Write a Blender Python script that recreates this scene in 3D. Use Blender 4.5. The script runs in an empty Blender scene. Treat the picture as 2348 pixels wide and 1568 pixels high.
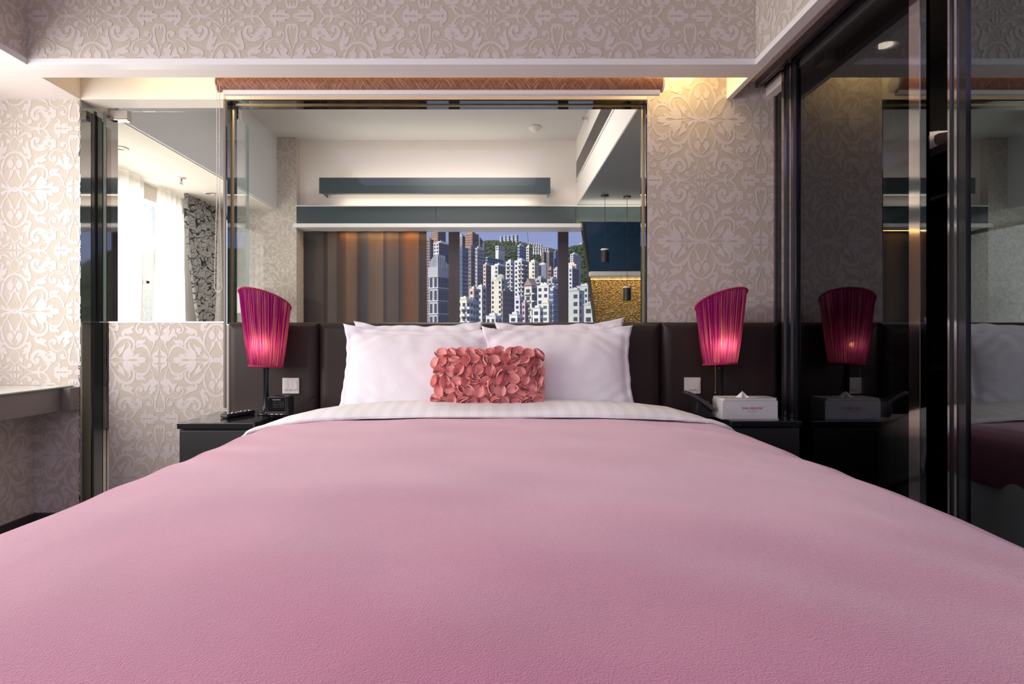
import bpy, bmesh, math, random
from math import sin, cos, pi, radians as R, sqrt, atan2
from mathutils import Vector, Matrix, noise
from mathutils.geometry import tessellate_polygon

C = bpy.context.scene.collection
random.seed(7)
F, CX, CY, EZ = 1305.0, 1136.0, 769.0, 1.0     # focal length in pixels, vanishing point, eye height

# ------------------------------------------------------------------ camera
cam_d = bpy.data.cameras.new('camera')
cam_d.sensor_fit = 'HORIZONTAL'; cam_d.sensor_width = 36.0
cam_d.lens = F / 2348 * 36.0
cam_d.shift_x = (1174 - CX) / 2348; cam_d.shift_y = -(784 - CY) / 2348
cam_d.clip_start = 0.05; cam_d.clip_end = 6000
cam = bpy.data.objects.new('camera', cam_d); C.objects.link(cam)
cam.location = (0, 0, EZ); cam.rotation_euler = (pi / 2, 0, 0)
bpy.context.scene.camera = cam

# ------------------------------------------------------------------ world, sun, daylight, exposure
sc = bpy.context.scene
sc.view_settings.view_transform = 'Standard'
sc.view_settings.look = 'None'
sc.view_settings.exposure = 0.0
sc.view_settings.gamma = 1.0
sc.view_settings.use_curve_mapping = False
sc.cycles.use_denoising = True
sc.cycles.max_bounces = 10
sc.cycles.diffuse_bounces = 5
sc.cycles.glossy_bounces = 6
sc.cycles.transparent_max_bounces = 24
sc.cycles.sample_clamp_indirect = 6.0
sc.cycles.blur_glossy = 0.5

w = bpy.data.worlds.new('sky'); sc.world = w; w.use_nodes = True
nt = w.node_tree; nt.nodes.clear()
tc = nt.nodes.new('ShaderNodeTexCoord'); sp = nt.nodes.new('ShaderNodeSeparateXYZ')
cr = nt.nodes.new('ShaderNodeValToRGB'); bg = nt.nodes.new('ShaderNodeBackground'); wo = nt.nodes.new('ShaderNodeOutputWorld')
cr.color_ramp.elements[0].position = 0.0; cr.color_ramp.elements[0].color = (0.50, 0.50, 0.70, 1)
cr.color_ramp.elements[1].position = 0.5; cr.color_ramp.elements[1].color = (0.16, 0.24, 0.55, 1)
e = cr.color_ramp.elements.new(0.16); e.color = (0.36, 0.41, 0.72, 1)
nt.links.new(tc.outputs['Generated'], sp.inputs[0]); nt.links.new(sp.outputs['Z'], cr.inputs[0])
nt.links.new(cr.outputs[0], bg.inputs[0]); nt.links.new(bg.outputs[0], wo.inputs[0])
bg.inputs[1].default_value = 1.0

def light(name, kind, loc, rot=(0, 0, 0), power=10, col=(1, 1, 1), size=None, size_y=None, spot=None, blend=.5, spread=None):
    d = bpy.data.lights.new(name, kind); d.color = col; d.energy = power
    if kind == 'AREA':
        d.shape = 'RECTANGLE'; d.size = size; d.size_y = size_y or size
        if spread: d.spread = spread
    elif kind == 'SPOT':
        d.spot_size = spot; d.spot_blend = blend; d.shadow_soft_size = size or .02
    elif kind == 'SUN':
        d.angle = R(0.6)
    else:
        d.shadow_soft_size = size or .02
    o = bpy.data.objects.new(name, d); C.objects.link(o); o.location = loc; o.rotation_euler = rot
    return o

sun = light('sun', 'SUN', (0, 0, 30), power=5.6, col=(1.0, .93, .84))
sun.rotation_euler = Vector((.5, .65, -.57)).to_track_quat('-Z', 'Y').to_euler()
# daylight through the bedroom's own windows (left of the bed and behind the camera) and the next room's window, plus an added ceiling fill
light('daylight_side_window', 'AREA', (-2.80, 0.9, 1.5), (0, -pi / 2, 0), 98, (1.0, .97, .93), 1.4, 3.3)
light('daylight_rear_window', 'AREA', (-0.3, -1.50, 1.55), (-pi / 2, 0, pi), 5, (.80, .76, 1.0), 2.6, 1.4)
light('added_violet_fill', 'AREA', (-.6, -.5, 2.93), (0, 0, 0), 24, (.70, .54, 1.0), 2.2, 1.4)  # added stand-in for the rear window's violet light, no ceiling lamp here
light('daylight_far_side_window', 'AREA', (-3.02, 4.2, 1.45), (0, -pi / 2, 0), 115, (1.0, .98, .95), 1.6, 2.4)

# ------------------------------------------------------------------ materials
def new_mat(name):
    m = bpy.data.materials.new(name); m.use_nodes = True
    return m, m.node_tree, m.node_tree.nodes['Principled BSDF']

def mat(name, col, rough=.5, metal=0., bump=0., bscale=50., spec=.5, sheen=0., coat=0., var=0., vscale=5., stretch=None, emit=None, estr=0):
    m, t, b = new_mat(name)
    b.inputs['Base Color'].default_value = (*col, 1)
    b.inputs['Roughness'].default_value = rough; b.inputs['Metallic'].default_value = metal
    b.inputs['Specular IOR Level'].default_value = spec
    if sheen:
        b.inputs['Sheen Weight'].default_value = sheen; b.inputs['Sheen Roughness'].default_value = .45
        b.inputs['Sheen Tint'].default_value = (1, .85, .9, 1)
    if coat: b.inputs['Coat Weight'].default_value = coat; b.inputs['Coat Roughness'].default_value = .05
    if emit: b.inputs['Emission Color'].default_value = (*emit, 1); b.inputs['Emission Strength'].default_value = estr
    if bump or var:
        co = t.nodes.new('ShaderNodeTexCoord'); mp = t.nodes.new('ShaderNodeMapping')
        if stretch: mp.inputs['Scale'].default_value = stretch
        t.links.new(co.outputs['Object'], mp.inputs[0])
    if bump:
        n = t.nodes.new('ShaderNodeTexNoise'); n.inputs['Scale'].default_value = bscale; n.inputs['Detail'].default_value = 3
        bp = t.nodes.new('ShaderNodeBump'); bp.inputs['Strength'].default_value = bump; bp.inputs['Distance'].default_value = .01
        t.links.new(mp.outputs[0], n.inputs['Vector']); t.links.new(n.outputs['Fac'], bp.inputs['Height']); t.links.new(bp.outputs[0], b.inputs['Normal'])
    if var:
        n = t.nodes.new('ShaderNodeTexNoise'); n.inputs['Scale'].default_value = vscale
        r = t.nodes.new('ShaderNodeValToRGB')
        r.color_ramp.elements[0].color = (*[c * (1 - var) for c in col], 1); r.color_ramp.elements[1].color = (*[min(1, c * (1 + var)) for c in col], 1)
        r.color_ramp.elements[0].position = .3; r.color_ramp.elements[1].position = .7
        t.links.new(mp.outputs[0], n.inputs['Vector']); t.links.new(n.outputs['Fac'], r.inputs[0]); t.links.new(r.outputs[0], b.inputs['Base Color'])
    return m

def glass(name, tint, refl, rough=0.0, rcol=(1, 1, 1), fres=1.0):
    """thin pane: transparent with a tint, plus a mirror coat that grows towards grazing angles"""
    m = bpy.data.materials.new(name); m.use_nodes = True; t = m.node_tree; t.nodes.clear()
    o = t.nodes.new('ShaderNodeOutputMaterial'); mx = t.nodes.new('ShaderNodeMixShader')
    tr = t.nodes.new('ShaderNodeBsdfTransparent'); gl = t.nodes.new('ShaderNodeBsdfGlossy')
    fr = t.nodes.new('ShaderNodeFresnel'); ma = t.nodes.new('ShaderNodeMath'); ma.operation = 'MULTIPLY_ADD'; ma.use_clamp = True
    tr.inputs[0].default_value = (*tint, 1); gl.inputs[0].default_value = (*rcol, 1); gl.inputs['Roughness'].default_value = rough
    fr.inputs[0].default_value = 1.4; ma.inputs[1].default_value = fres; ma.inputs[2].default_value = refl
    t.links.new(fr.outputs[0], ma.inputs[0]); t.links.new(ma.outputs[0], mx.inputs[0])
    t.links.new(tr.outputs[0], mx.inputs[1]); t.links.new(gl.outputs[0], mx.inputs[2]); t.links.new(mx.outputs[0], o.inputs[0])
    return m

M = {}
M['paper'] = mat('wallpaper_ground', (.52, .455, .38), .62, bump=.04, bscale=300)
M['print'] = mat('wallpaper_print', (.615, .555, .53), .42, bump=.03, bscale=200)
M['white'] = mat('bounce_tinted_white_paint', (.81, .74, .70), .7, bump=.02, bscale=80)  # pink bounce off the bed is mixed into this base colour
M['trim'] = mat('white_gloss_trim', (.80, .77, .77), .45)
M['cream'] = mat('cream_paint', (.80, .74, .66), .7)
M['carpet'] = mat('dark_carpet', (.025, .022, .026), .95, bump=.6, bscale=300)
M['black_lacquer'] = mat('black_lacquer', (.012, .012, .014), .12, spec=.5, coat=.4)
M['black_plastic'] = mat('black_plastic', (.015, .015, .018), .4)
M['black_metal'] = mat('black_metal', (.02, .022, .027), .22, metal=.6)
M['charcoal_front'] = mat('charcoal_drawer_front', (.022, .021, .022), .38, bump=.02, bscale=200)
M['chrome'] = mat('chrome', (.62, .58, .56), .07, metal=1)
M['bronze_mirror'] = mat('bronze_mirror', (.34, .31, .29), .03, metal=1)
M['dark_mirror'] = mat('dark_mirror', (.16, .18, .20), .03, metal=1)
M['track'] = mat('track_aluminium', (.22, .19, .20), .35, metal=.8)
M['leather'] = mat('brown_leather', (.036, .024, .021), .42, bump=.08, bscale=380, spec=.28)
M['sheet'] = mat('white_cotton', (.86, .85, .86), .85, bump=.05, bscale=260, sheen=.2)
M['pillow'] = mat('white_pillow_cotton', (.86, .83, .85), .85, bump=.06, bscale=240, sheen=.2)
M['fleece'] = mat('pink_fleece', (.44, .135, .212), .95, bump=.25, bscale=420, sheen=.85, var=.08, vscale=4)
M['fleece_edge'] = mat('deep_pink_fleece_edge', (.50, .07, .17), .95)
M['felt'] = mat('coral_felt', (.84, .36, .33), .9, bump=.15, bscale=500, sheen=.3)
M['felt2'] = mat('coral_felt_light', (.90, .46, .42), .9, bump=.15, bscale=500, sheen=.3)
M['plate'] = mat('white_plastic', (.74, .70, .68), .35)
M['grey_print'] = mat('grey_print', (.22, .2, .2), .5)
M['box_leather'] = mat('white_leatherette', (.66, .65, .64), .42, bump=.05, bscale=500)
M['tissue'] = mat('tissue_paper', (.85, .84, .84), .9)
M['red_print'] = mat('red_print', (.50, .06, .09), .6)
M['phone_grey'] = mat('phone_grey', (.12, .11, .12), .25, metal=.5)
M['copper'] = mat('copper_key', (.75, .42, .28), .25, metal=.9)
M['brass'] = mat('brass', (.65, .48, .22), .3, metal=1)
M['lcd'] = mat('clock_face', (.006, .006, .007), .08)
M['lcd_digit'] = mat('unlit_digit', (.035, .037, .04), .4)
M['silver_print'] = mat('silver_print', (.55, .57, .62), .4)
M['teal'] = mat('slate_teal_lacquer', (.050, .070, .078), .30)
M['navy'] = mat('navy_glass', (.010, .040, .085), .10, coat=.3)
M['ceiling_adj'] = mat('ceiling_paint', (.60, .585, .58), .7)
M['grey_soffit'] = mat('pale_grey_paint', (.64, .64, .66), .6)
M['gloss_soffit'] = mat('gloss_grey_soffit', (.36, .36, .37), .16)
M['desk_face'] = mat('taupe_desk_edge', (.17, .145, .14), .42)
M['desk_top'] = mat('desk_top_white_glass', (.75, .75, .72), .06)
M['green_edge'] = mat('green_glass_edge', (.30, .50, .36), .15)
M['base_dark'] = mat('dark_baseboard', (.06, .05, .055), .4)
M['bedding_dark'] = mat('folded_bedding', (.60, .55, .54), .9, bump=.3, bscale=12)
M['wardrobe'] = mat('wardrobe_black', (.012, .012, .014), .35)
M['red_key'] = mat('red_key', (.8, .03, .03), .4); M['green_key'] = mat('green_key', (.05, .5, .1), .4); M['blue_key'] = mat('blue_key', (.05, .15, .7), .4)
M['white_key'] = mat('white_key', (.7, .7, .7), .4); M['orange_key'] = mat('orange_key', (.9, .25, .03), .4)
M['bead'] = mat('bead_chain', (.75, .70, .63), .35)
M['glass'] = glass('clear_glass', (.94, .955, .955), .0, fres=.35)
M['glass_left'] = glass('clear_glass_screen', (.95, .955, .95), .0, fres=.10)
M['smoked'] = glass('smoked_glass', (.26, .26, .27), .08, rcol=(.92, .95, 1.0), fres=.35)
M['smoked_bright'] = glass('smoked_glass_mirror', (.04, .045, .05), .22, rcol=(.80, .92, .95), fres=.45)
M['glass_edge'] = mat('glass_edge_green', (.25, .33, .30), .1)
M['window_frame'] = mat('window_frame_grey', (.20, .20, .21), .4)

def emis(name, col, s):
    m = bpy.data.materials.new(name); m.use_nodes = True; t = m.node_tree; t.nodes.clear()
    o = t.nodes.new('ShaderNodeOutputMaterial'); em = t.nodes.new('ShaderNodeEmission')
    em.inputs[0].default_value = (*col, 1); em.inputs[1].default_value = s; t.links.new(em.outputs[0], o.inputs[0]); return m
M['led_warm'] = emis('warm_led', (1.0, .62, .22), 5.0)
M['led_white'] = emis('white_led', (1.0, .9, .75), 4.0)
M['bulb'] = emis('bulb_glow', (1.0, .66, .34), 7.5)
M['spot_on'] = emis('downlight_glow', (1.0, .85, .62), 14.0)

# ------------------------------------------------------------------ mesh helpers
class MB:
    def __init__(s): s.v = []; s.f = []; s.m = []; s.mi = 0
    def add(s, vs, fs):
        o = len(s.v); s.v += [tuple(p) for p in vs]
        for f in fs: s.f.append(tuple(i + o for i in f)); s.m.append(s.mi)
        return s
    def box(s, x0, x1, y0, y1, z0, z1):
        return s.add([(x0, y0, z0), (x1, y0, z0), (x1, y1, z0), (x0, y1, z0), (x0, y0, z1), (x1, y0, z1), (x1, y1, z1), (x0, y1, z1)],
                     [(3, 2, 1, 0), (4, 5, 6, 7), (0, 1, 5, 4), (1, 2, 6, 5), (2, 3, 7, 6), (3, 0, 4, 7)])
    def prism(s, poly, h0, h1, axis='z'):
        n = len(poly)
        def pt(a, b, h): return (a, b, h) if axis == 'z' else ((a, h, b) if axis == 'y' else (h, a, b))
        vs = [pt(a, b, h0) for a, b in poly] + [pt(a, b, h1) for a, b in poly]
        fs = [(i, (i + 1) % n, n + (i + 1) % n, n + i) for i in range(n)]
        tr = tessellate_polygon([[Vector((a, b, 0)) for a, b in poly]])
        fs += [tuple(t) for t in tr] + [tuple(n + i for i in t[::-1]) for t in tr]
        return s.add(vs, fs)
    def lathe(s, prof, c=(0, 0, 0), n=24, cap=True):
        vs = []
        for r, z in prof:
            for k in range(n): a = 2 * pi * k / n; vs.append((c[0] + r * cos(a), c[1] + r * sin(a), c[2] + z))
        fs = [(j * n + k, j * n + (k + 1) % n, (j + 1) * n + (k + 1) % n, (j + 1) * n + k) for j in range(len(prof) - 1) for k in range(n)]
        if cap: fs += [tuple(range(n))[::-1], tuple((len(prof) - 1) * n + k for k in range(n))]
        return s.add(vs, fs)
    def tube(s, pts, r, n=8, closed=False):
        pts = [Vector(p) for p in pts]; vs = []; m = len(pts); rr = r if isinstance(r, (list, tuple)) else [r] * m
        for i, p in enumerate(pts):
            d = (pts[min(i + 1, m - 1)] - pts[max(i - 1, 0)]).normalized()
            a = d.orthogonal().normalized() if i == 0 else (a - d * a.dot(d)).normalized()
            b = d.cross(a)
            for k in range(n): t = 2 * pi * k / n; vs.append(p + (a * cos(t) + b * sin(t)) * rr[i])
        fs = [(j * n + k, j * n + (k + 1) % n, (j + 1) * n + (k + 1) % n, (j + 1) * n + k) for j in range(m - 1) for k in range(n)]
        fs += [tuple(range(n))[::-1], tuple((m - 1) * n + k for k in range(n))]
        return s.add(vs, fs)
    def sphere(s, c, r, n=12, m=8, sq=(1, 1, 1)):
        vs = []
        for j in range(1, m):
            for k in range(n):
                a = pi * j / m; b = 2 * pi * k / n
                vs.append((c[0] + r * sq[0] * sin(a) * cos(b), c[1] + r * sq[1] * sin(a) * sin(b), c[2] + r * sq[2] * cos(a)))
        vs += [(c[0], c[1], c[2] + r * sq[2]), (c[0], c[1], c[2] - r * sq[2])]; T = len(vs) - 2
        fs = [(j * n + k, (j + 1) * n + k, (j + 1) * n + (k + 1) % n, j * n + (k + 1) % n) for j in range(m - 2) for k in range(n)]
        fs += [(T, k, (k + 1) % n) for k in range(n)] + [(T + 1, (m - 2) * n + (k + 1) % n, (m - 2) * n + k) for k in range(n)]
        return s.add(vs, fs)
    def grid(s, fn, nu, nv, wrap=False):
        vs = [fn(i / nu, j / nv) for j in range(nv + 1) for i in range(nu + 1)]
        w_ = nu + 1
        return s.add(vs, [(j * w_ + i, j * w_ + i + 1, (j + 1) * w_ + i + 1, (j + 1) * w_ + i) for j in range(nv) for i in range(nu)])
    def mesh(s, name, mats):
        me = bpy.data.meshes.new(name); me.from_pydata(s.v, [], s.f)
        for m_ in (mats if isinstance(mats, (list, tuple)) else [mats]): me.materials.append(m_)
        if any(s.m): me.polygons.foreach_set('material_index', s.m)
        me.update(); return me
    def build(s, name, mats, parent=None, smooth=False, bevel=0, local=False, seg=2):
        if parent is not None and not local:
            L = parent_loc(parent)
            s.v = [(a - L[0], b - L[1], c - L[2]) for a, b, c in s.v]
        me = s.mesh(name, mats)
        bm = bmesh.new(); bm.from_mesh(me); bmesh.ops.recalc_face_normals(bm, faces=bm.faces); bm.to_mesh(me); bm.free()
        if smooth: me.polygons.foreach_set('use_smooth', [True] * len(me.polygons)); me.update()
        o = bpy.data.objects.new(name, me); C.objects.link(o)
        if parent is not None: o.parent = parent
        if bevel:
            md = o.modifiers.new('bevel', 'BEVEL'); md.width = bevel; md.segments = seg; md.limit_method = 'ANGLE'; md.angle_limit = R(40)
            md.harden_normals = False
        return o
def parent_loc(p):
    L = Vector((0, 0, 0))
    while p is not None: L += p.location; p = p.parent
    return L
def box(name, m, x0, x1, y0, y1, z0, z1, parent=None, bevel=0):
    return MB().box(x0, x1, y0, y1, z0, z1).build(name, m, parent, bevel=bevel)
def thing(name, label, cat, loc, group=None, rz=0):
    o = bpy.data.objects.new(name, None); C.objects.link(o); o.location = loc; o.rotation_euler.z = rz; o.empty_display_size = .05
    o['label'] = label; o['category'] = cat
    if group: o['group'] = group
    return o
def tag(o, label, cat, group=None):
    o['label'] = label; o['category'] = cat
    if group: o['group'] = group
    return o
def struct(o, label=None):
    o['kind'] = 'structure'
    if label: o['label'] = label
    return o
def stuff(o): o['kind'] = 'stuff'; return o
def text(name, body, size, m, parent, loc, rot=(pi / 2, 0, 0), align='CENTER', extr=.0002, font_scale=(1, 1, 1), spacing=1.0):
    cu = bpy.data.curves.new(name, 'FONT'); cu.body = body; cu.size = size; cu.align_x = align; cu.extrude = extr; cu.space_character = spacing
    cu.resolution_u = 3
    tmp = bpy.data.objects.new(name, cu); C.objects.link(tmp); bpy.context.view_layer.update()
    me = bpy.data.meshes.new_from_object(tmp); bpy.data.objects.remove(tmp); me.materials.clear(); me.materials.append(m)
    o = bpy.data.objects.new(name, me); C.objects.link(o)
    o.parent = parent; o.location = Vector(loc) - (parent_loc(parent) if parent else Vector()); o.rotation_euler = rot; o.scale = font_scale
    return o
def X(px, y): return (px - CX) * y / F
def Z(py, y): return EZ - (py - CY) * y / F

# ------------------------------------------------------------------ damask print: one quarter repeat, drawn as flat ribbons and leaves
RIB = [
 [(95,262,30),(150,310,26),(190,375,28),(205,445,26),(185,520,22),(140,575,18),(95,606,18)],
 [(158,342,8),(95,482,10)],
 [(175,315,16),(240,235,22),(330,165,22),(430,118,24),(520,100,36),(610,92,76)],
 [(200,290,10),(280,220,28),(350,192,30),(410,198,40),(440,235,60)],
 [(625,90,60),(625,150,55),(650,205,44),(690,230,22),(718,215,6)],
 [(600,95,70),(690,95,18),(750,105,40),(810,160,44),(845,220,50),(855,285,80)],
 [(640,380,44),(622,315,60),(560,295,60),(492,340,75),(475,420,80),(510,500,80),(580,555,80),(660,568,76),(740,550,70),(800,515,46),(862,478,8)],
 [(95,620,36),(180,630,44),(260,680,60),(320,750,60),(360,850,60),(385,950,56),(395,1040,44),(370,1150,34),(330,1230,32),(275,1310,26),(180,1420,24)],
 [(310,1260,20),(400,1100,40),(480,1000,70),(560,940,60),(660,915,75),(750,950,70),(810,1020,60),(832,1100,44),(820,1180,40),(770,1260,50),(700,1330,60)],
 [(1165,578,6),(1110,558,18),(1040,555,24),(960,590,32),(890,660,38),(870,740,40),(900,810,40),(960,832,40),(1012,800,44),(1015,750,50),(975,730,50)],
 [(1030,580,6),(1100,610,20),(1180,605,24),(1240,560,28),(1268,480,28),(1245,420,34),(1200,400,48),(1150,410,50)],
 [(1420,285,66),(1360,258,60),(1315,310,50),(1305,400,46),(1320,490,40),(1345,570,44)],
 [(1290,1010,60),(1285,1100,30),(1250,1200,20),(1190,1310,14)],
 [(1220,612,10),(1262,660,16),(1282,712,10)],
 [(800,1280,8),(860,1180,26),(930,1130,50),(1010,1112,66),(1090,1140,60),(1150,1210,44),(1185,1310,36),(1200,1380,24),(1245,1435,14)],
 [(1185,1330,12),(1070,1410,12)],
 [(420,1395,18),(500,1422,24),(600,1435,24)],
]
POL = [
 [(755,255),(785,268),(825,258),(880,255),(915,268),(938,240),(940,275),(905,300),(870,325),(830,325),(790,300),(762,280)],
 [(835,320),(905,320),(960,314),(1010,345),(1028,400),(1018,470),(1025,525),(985,528),(972,518),(955,560),(910,580),(855,573),(880,550),(862,510),(850,480),(800,470),(760,495),(755,540),(670,545),(655,560),(640,525),(640,500),(605,490),(590,450),(600,432),(625,455),(665,462),(700,430),(730,365),(770,325)],
 [(200,345),(235,310),(278,303),(275,340),(290,380),(270,425),(235,425),(205,395)],
 [(418,345),(402,400),(408,480),(435,560),(468,640),(474,720),(450,775),(405,796),(370,770),(320,720),(300,690),(385,690),(385,655),(345,665),(305,640),(290,590),(275,535),(240,515),(300,492),(340,510),(358,530),(350,490),(330,465),(335,420),(365,375)],
 [(140,680),(125,720),(150,760),(178,805),(130,810),(140,830),(118,870),(125,915),(150,950),(145,985),(200,985),(255,950),(275,890),(260,830),(215,780),(170,740),(150,710)],
 [(95,915),(115,930),(135,990),(150,1035),(185,1015),(210,1040),(212,1130),(240,1220),(285,1320),(300,1335),(280,1335),(230,1260),(170,1170),(130,1080),(112,1020),(95,1030)],
 [(410,1040),(440,960),(490,905),(530,910),(560,930),(500,1010),(430,1080)],
 [(840,595),(845,640),(810,710),(745,752),(790,762),(815,800),(812,830),(780,820),(730,850),(660,868),(640,885),(600,900),(560,912),(530,870),(530,810),(570,755),(660,720),(750,690),(815,650)],
 [(1295,500),(1330,480),(1350,560),(1385,640),(1415,760),(1420,900),(1400,900),(1400,800),(1380,740),(1345,680),(1385,680),(1370,655),(1310,625),(1290,580)],
 [(1168,645),(1215,650),(1262,690),(1270,735),(1290,710),(1330,750),(1345,790),(1310,830),(1305,860),(1350,870),(1385,905),(1420,890),(1400,950),(1370,990),(1310,1020),(1260,1028),(1190,1010),(1150,960),(1110,910),(1060,905),(1030,920),(1018,948),(998,915),(1010,870),(1050,850),(1055,780),(1080,730),(1115,722),(1125,770),(1165,820),(1168,850),(1205,885),(1210,880),(1180,820),(1170,750),(1215,755),(1180,710)],
 [(860,1110),(860,1050),(900,1000),(970,988),(1050,1000),(1085,975),(1070,945),(1100,965),(1100,1010),(1060,1045),(1080,1055),(1020,1080),(960,1095),(940,1120),(900,1140)],
 [(1345,1160),(1390,1165),(1410,1210),(1400,1270),(1380,1290),(1410,1320),(1370,1350),(1330,1375),(1285,1380),(1290,1400),(1350,1390),(1385,1400),(1405,1440),(1395,1460),(1250,1460),(1260,1430),(1238,1390),(1245,1340),(1290,1290),(1350,1255),(1385,1210),(1375,1175)],
 [(970,100),(1000,92),(1040,92),(1045,112),(1068,115),(1100,92),(1140,115),(1165,92),(1210,112),(1285,92),(1420,90),(1380,130),(1330,150),(1280,148),(1308,215),(1250,200),(1190,215),(1140,190),(1110,165),(1128,240),(1110,290),(1075,310),(1030,280),(1070,275),(1060,240),(1000,200),(972,150)],
 [(95,105),(125,125),(128,170),(115,220),(130,235),(95,240)],
 [(128,235),(140,220),(138,170),(160,130),(180,105),(200,130),(240,98),(270,110),(275,160),(255,130),(225,135),(200,180),(170,225),(150,240)],
 [(95,1400),(150,1402),(165,1430),(220,1400),(275,1330),(300,1325),(270,1380),(265,1420),(320,1350),(400,1300),(415,1340),(402,1375),(440,1380),(430,1400),(330,1435),(230,1460),(95,1460)],
 [(605,1070),(612,1140),(590,1220),(540,1300),(460,1370),(420,1400),(410,1385),(450,1350),(470,1300),(468,1260),(438,1255),(445,1200),(500,1160),(570,1130)],
 [(645,1022),(700,1020),(745,1065),(757,1120),(735,1185),(762,1190),(750,1240),(700,1300),(760,1290),(830,1275),(830,1320),(775,1390),(850,1330),(920,1318),(968,1310),(970,1350),(925,1395),(980,1380),(1050,1395),(1120,1440),(1070,1460),(900,1460),(880,1435),(800,1430),(700,1455),(640,1460),(590,1450),(560,1430),(558,1340),(590,1260),(650,1200),(705,1140),(712,1080),(690,1040)],
]
DISC = [(430,250,55),(603,372,50),(1165,442,58),(970,765,50),(1385,325,30)]
HOLE = [(873,432,40),(790,487,26),(350,685,37),(368,787,26),(622,865,34),(935,1090,22),(1197,452,16),(945,778,15)]
def smooth_line(p, it=2):
    for _ in range(it):
        q = [p[0]]
        for a, b in zip(p, p[1:]): q += [tuple(x * .75 + y * .25 for x, y in zip(a, b)), tuple(x * .25 + y * .75 for x, y in zip(a, b))]
        p = q + [p[-1]]
    return p
def motif():
    V = []; T = []; K = []
    def ok(x): return (x[0] - 95) / 1325, (x[1] - 90) / 1370
    for r in RIB:
        p = smooth_line(r, 2); o = len(V)
        for i, (x, y, wd) in enumerate(p):
            a = p[max(i - 1, 0)]; b = p[min(i + 1, len(p) - 1)]; dx, dy = b[0] - a[0], b[1] - a[1]; l = math.hypot(dx, dy) or 1
            V.append((x - dy / l * wd / 2, y + dx / l * wd / 2)); V.append((x + dy / l * wd / 2, y - dx / l * wd / 2))
        K += [len(T_ID)] * (len(V) - o); T_ID.append(0)
        for i in range(len(p) - 1): T.append(((o + 2 * i, o + 2 * i + 1, o + 2 * i + 3, o + 2 * i + 2), 0))
    for q in POL:
        s_ = []
        for a, b in zip(q, q[1:] + q[:1]): s_ += [(a[0] * .82 + b[0] * .18, a[1] * .82 + b[1] * .18), (a[0] * .18 + b[0] * .82, a[1] * .18 + b[1] * .82)]
        o = len(V); V += s_; K += [len(T_ID)] * len(s_); T_ID.append(0)
        for t in tessellate_polygon([[Vector((x, y, 0)) for x, y in s_]]): T.append((tuple(o + k for k in t), 0))
    for L, mi in ((DISC, 0), (HOLE, 1)):
        for x, y, r in L:
            o = len(V); V += [(x + r * cos(k * pi / 8), y + r * sin(k * pi / 8)) for k in range(16)]; T.append((tuple(range(o, o + 16)), mi)); K += [len(T_ID)] * 16; T_ID.append(0)
    return [ok(v) for v in V], T, K
T_ID = []
MV, MT, MK = motif()
def wallpaper(parent, o, ud, vd, w_, h_, ua, va, cw=.311, ch=.321):
    """flat print on the plane o + u*ud + v*vd, 0<=u<=w_, 0<=v<=h_; ua: a motif axis, va: a tulip row (v measured upwards)"""
    bm = bmesh.new()
    i0, i1 = math.floor((0 - ua) / cw) - 1, math.ceil((w_ - ua) / cw) + 1
    j0, j1 = math.floor((0 - va) / ch) - 1, math.ceil((h_ - va) / ch) + 1
    for i in range(i0, i1):
        for j in range(j0, j1):
            if ua + (i + 1) * cw < 0 or ua + i * cw > w_ or va + (j + 1) * ch < 0 or va + j * ch > h_: continue
            def tf(u, v):
                uu = ua + (i + (u if i % 2 == 0 else 1 - u)) * cw
                # v = 0 is the tulip row, v = 1 the crossing row
                vv = va + (j + (v if j % 2 == 0 else 1 - v)) * ch
                return uu, vv
            dz_ = 3e-6 * ((i % 2) + 2 * (j % 2))
            vs = [bm.verts.new((*tf(u, v), kz * 1.3e-5 + dz_)) for (u, v), kz in zip(MV, MK)]
            for f, mi in MT:
                try: fc = bm.faces.new([vs[k] for k in f])
                except ValueError: continue
                fc.material_index = mi
    for co, no in (((0, 0, 0), (-1, 0, 0)), ((w_, 0, 0), (1, 0, 0)), ((0, 0, 0), (0, -1, 0)), ((0, h_, 0), (0, 1, 0))):
        g = bm.verts[:] + bm.edges[:] + bm.faces[:]
        bmesh.ops.bisect_plane(bm, geom=g, plane_co=co, plane_no=no, clear_outer=True)
    ud, vd, o = Vector(ud), Vector(vd), Vector(o); n = ud.cross(vd).normalized()
    L = parent_loc(parent)
    for v in bm.verts: v.co = o + ud * v.co.x + vd * v.co.y + n * (.0008 + v.co.z) - L
    for f in bm.faces:
        f.normal_update()
        if f.normal.dot(n) < 0: f.normal_flip()
    me = bpy.data.meshes.new('wallpaper_print'); bm.to_mesh(me); bm.free()
    me.materials.append(M['print']); me.materials.append(M['paper'])
    ob = bpy.data.objects.new('wallpaper_print', me); C.objects.link(ob); ob.parent = parent; stuff(ob)
    return ob

# ------------------------------------------------------------------ room shell: bedroom
ZU, ZC = 2.244, 2.95
YB = 2.614          # front of the bulkhead over the bed
struct(box('floor', M['carpet'], -2.95, 2.75, -1.7, 6.1, -.1, 0))
struct(box('floor', mat('pale_bounce_floor', (.62, .59, .56), .45, var=.08, vscale=3), -2.87, 2.65, 3.25, 5.95, 0, .012))  # pale slab added to bounce window light up to the next room's ceiling
struct(box('ceiling', M['ceiling_adj'], -2.95, 2.75, -1.7, 6.1, ZC, ZC + .1))
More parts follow.
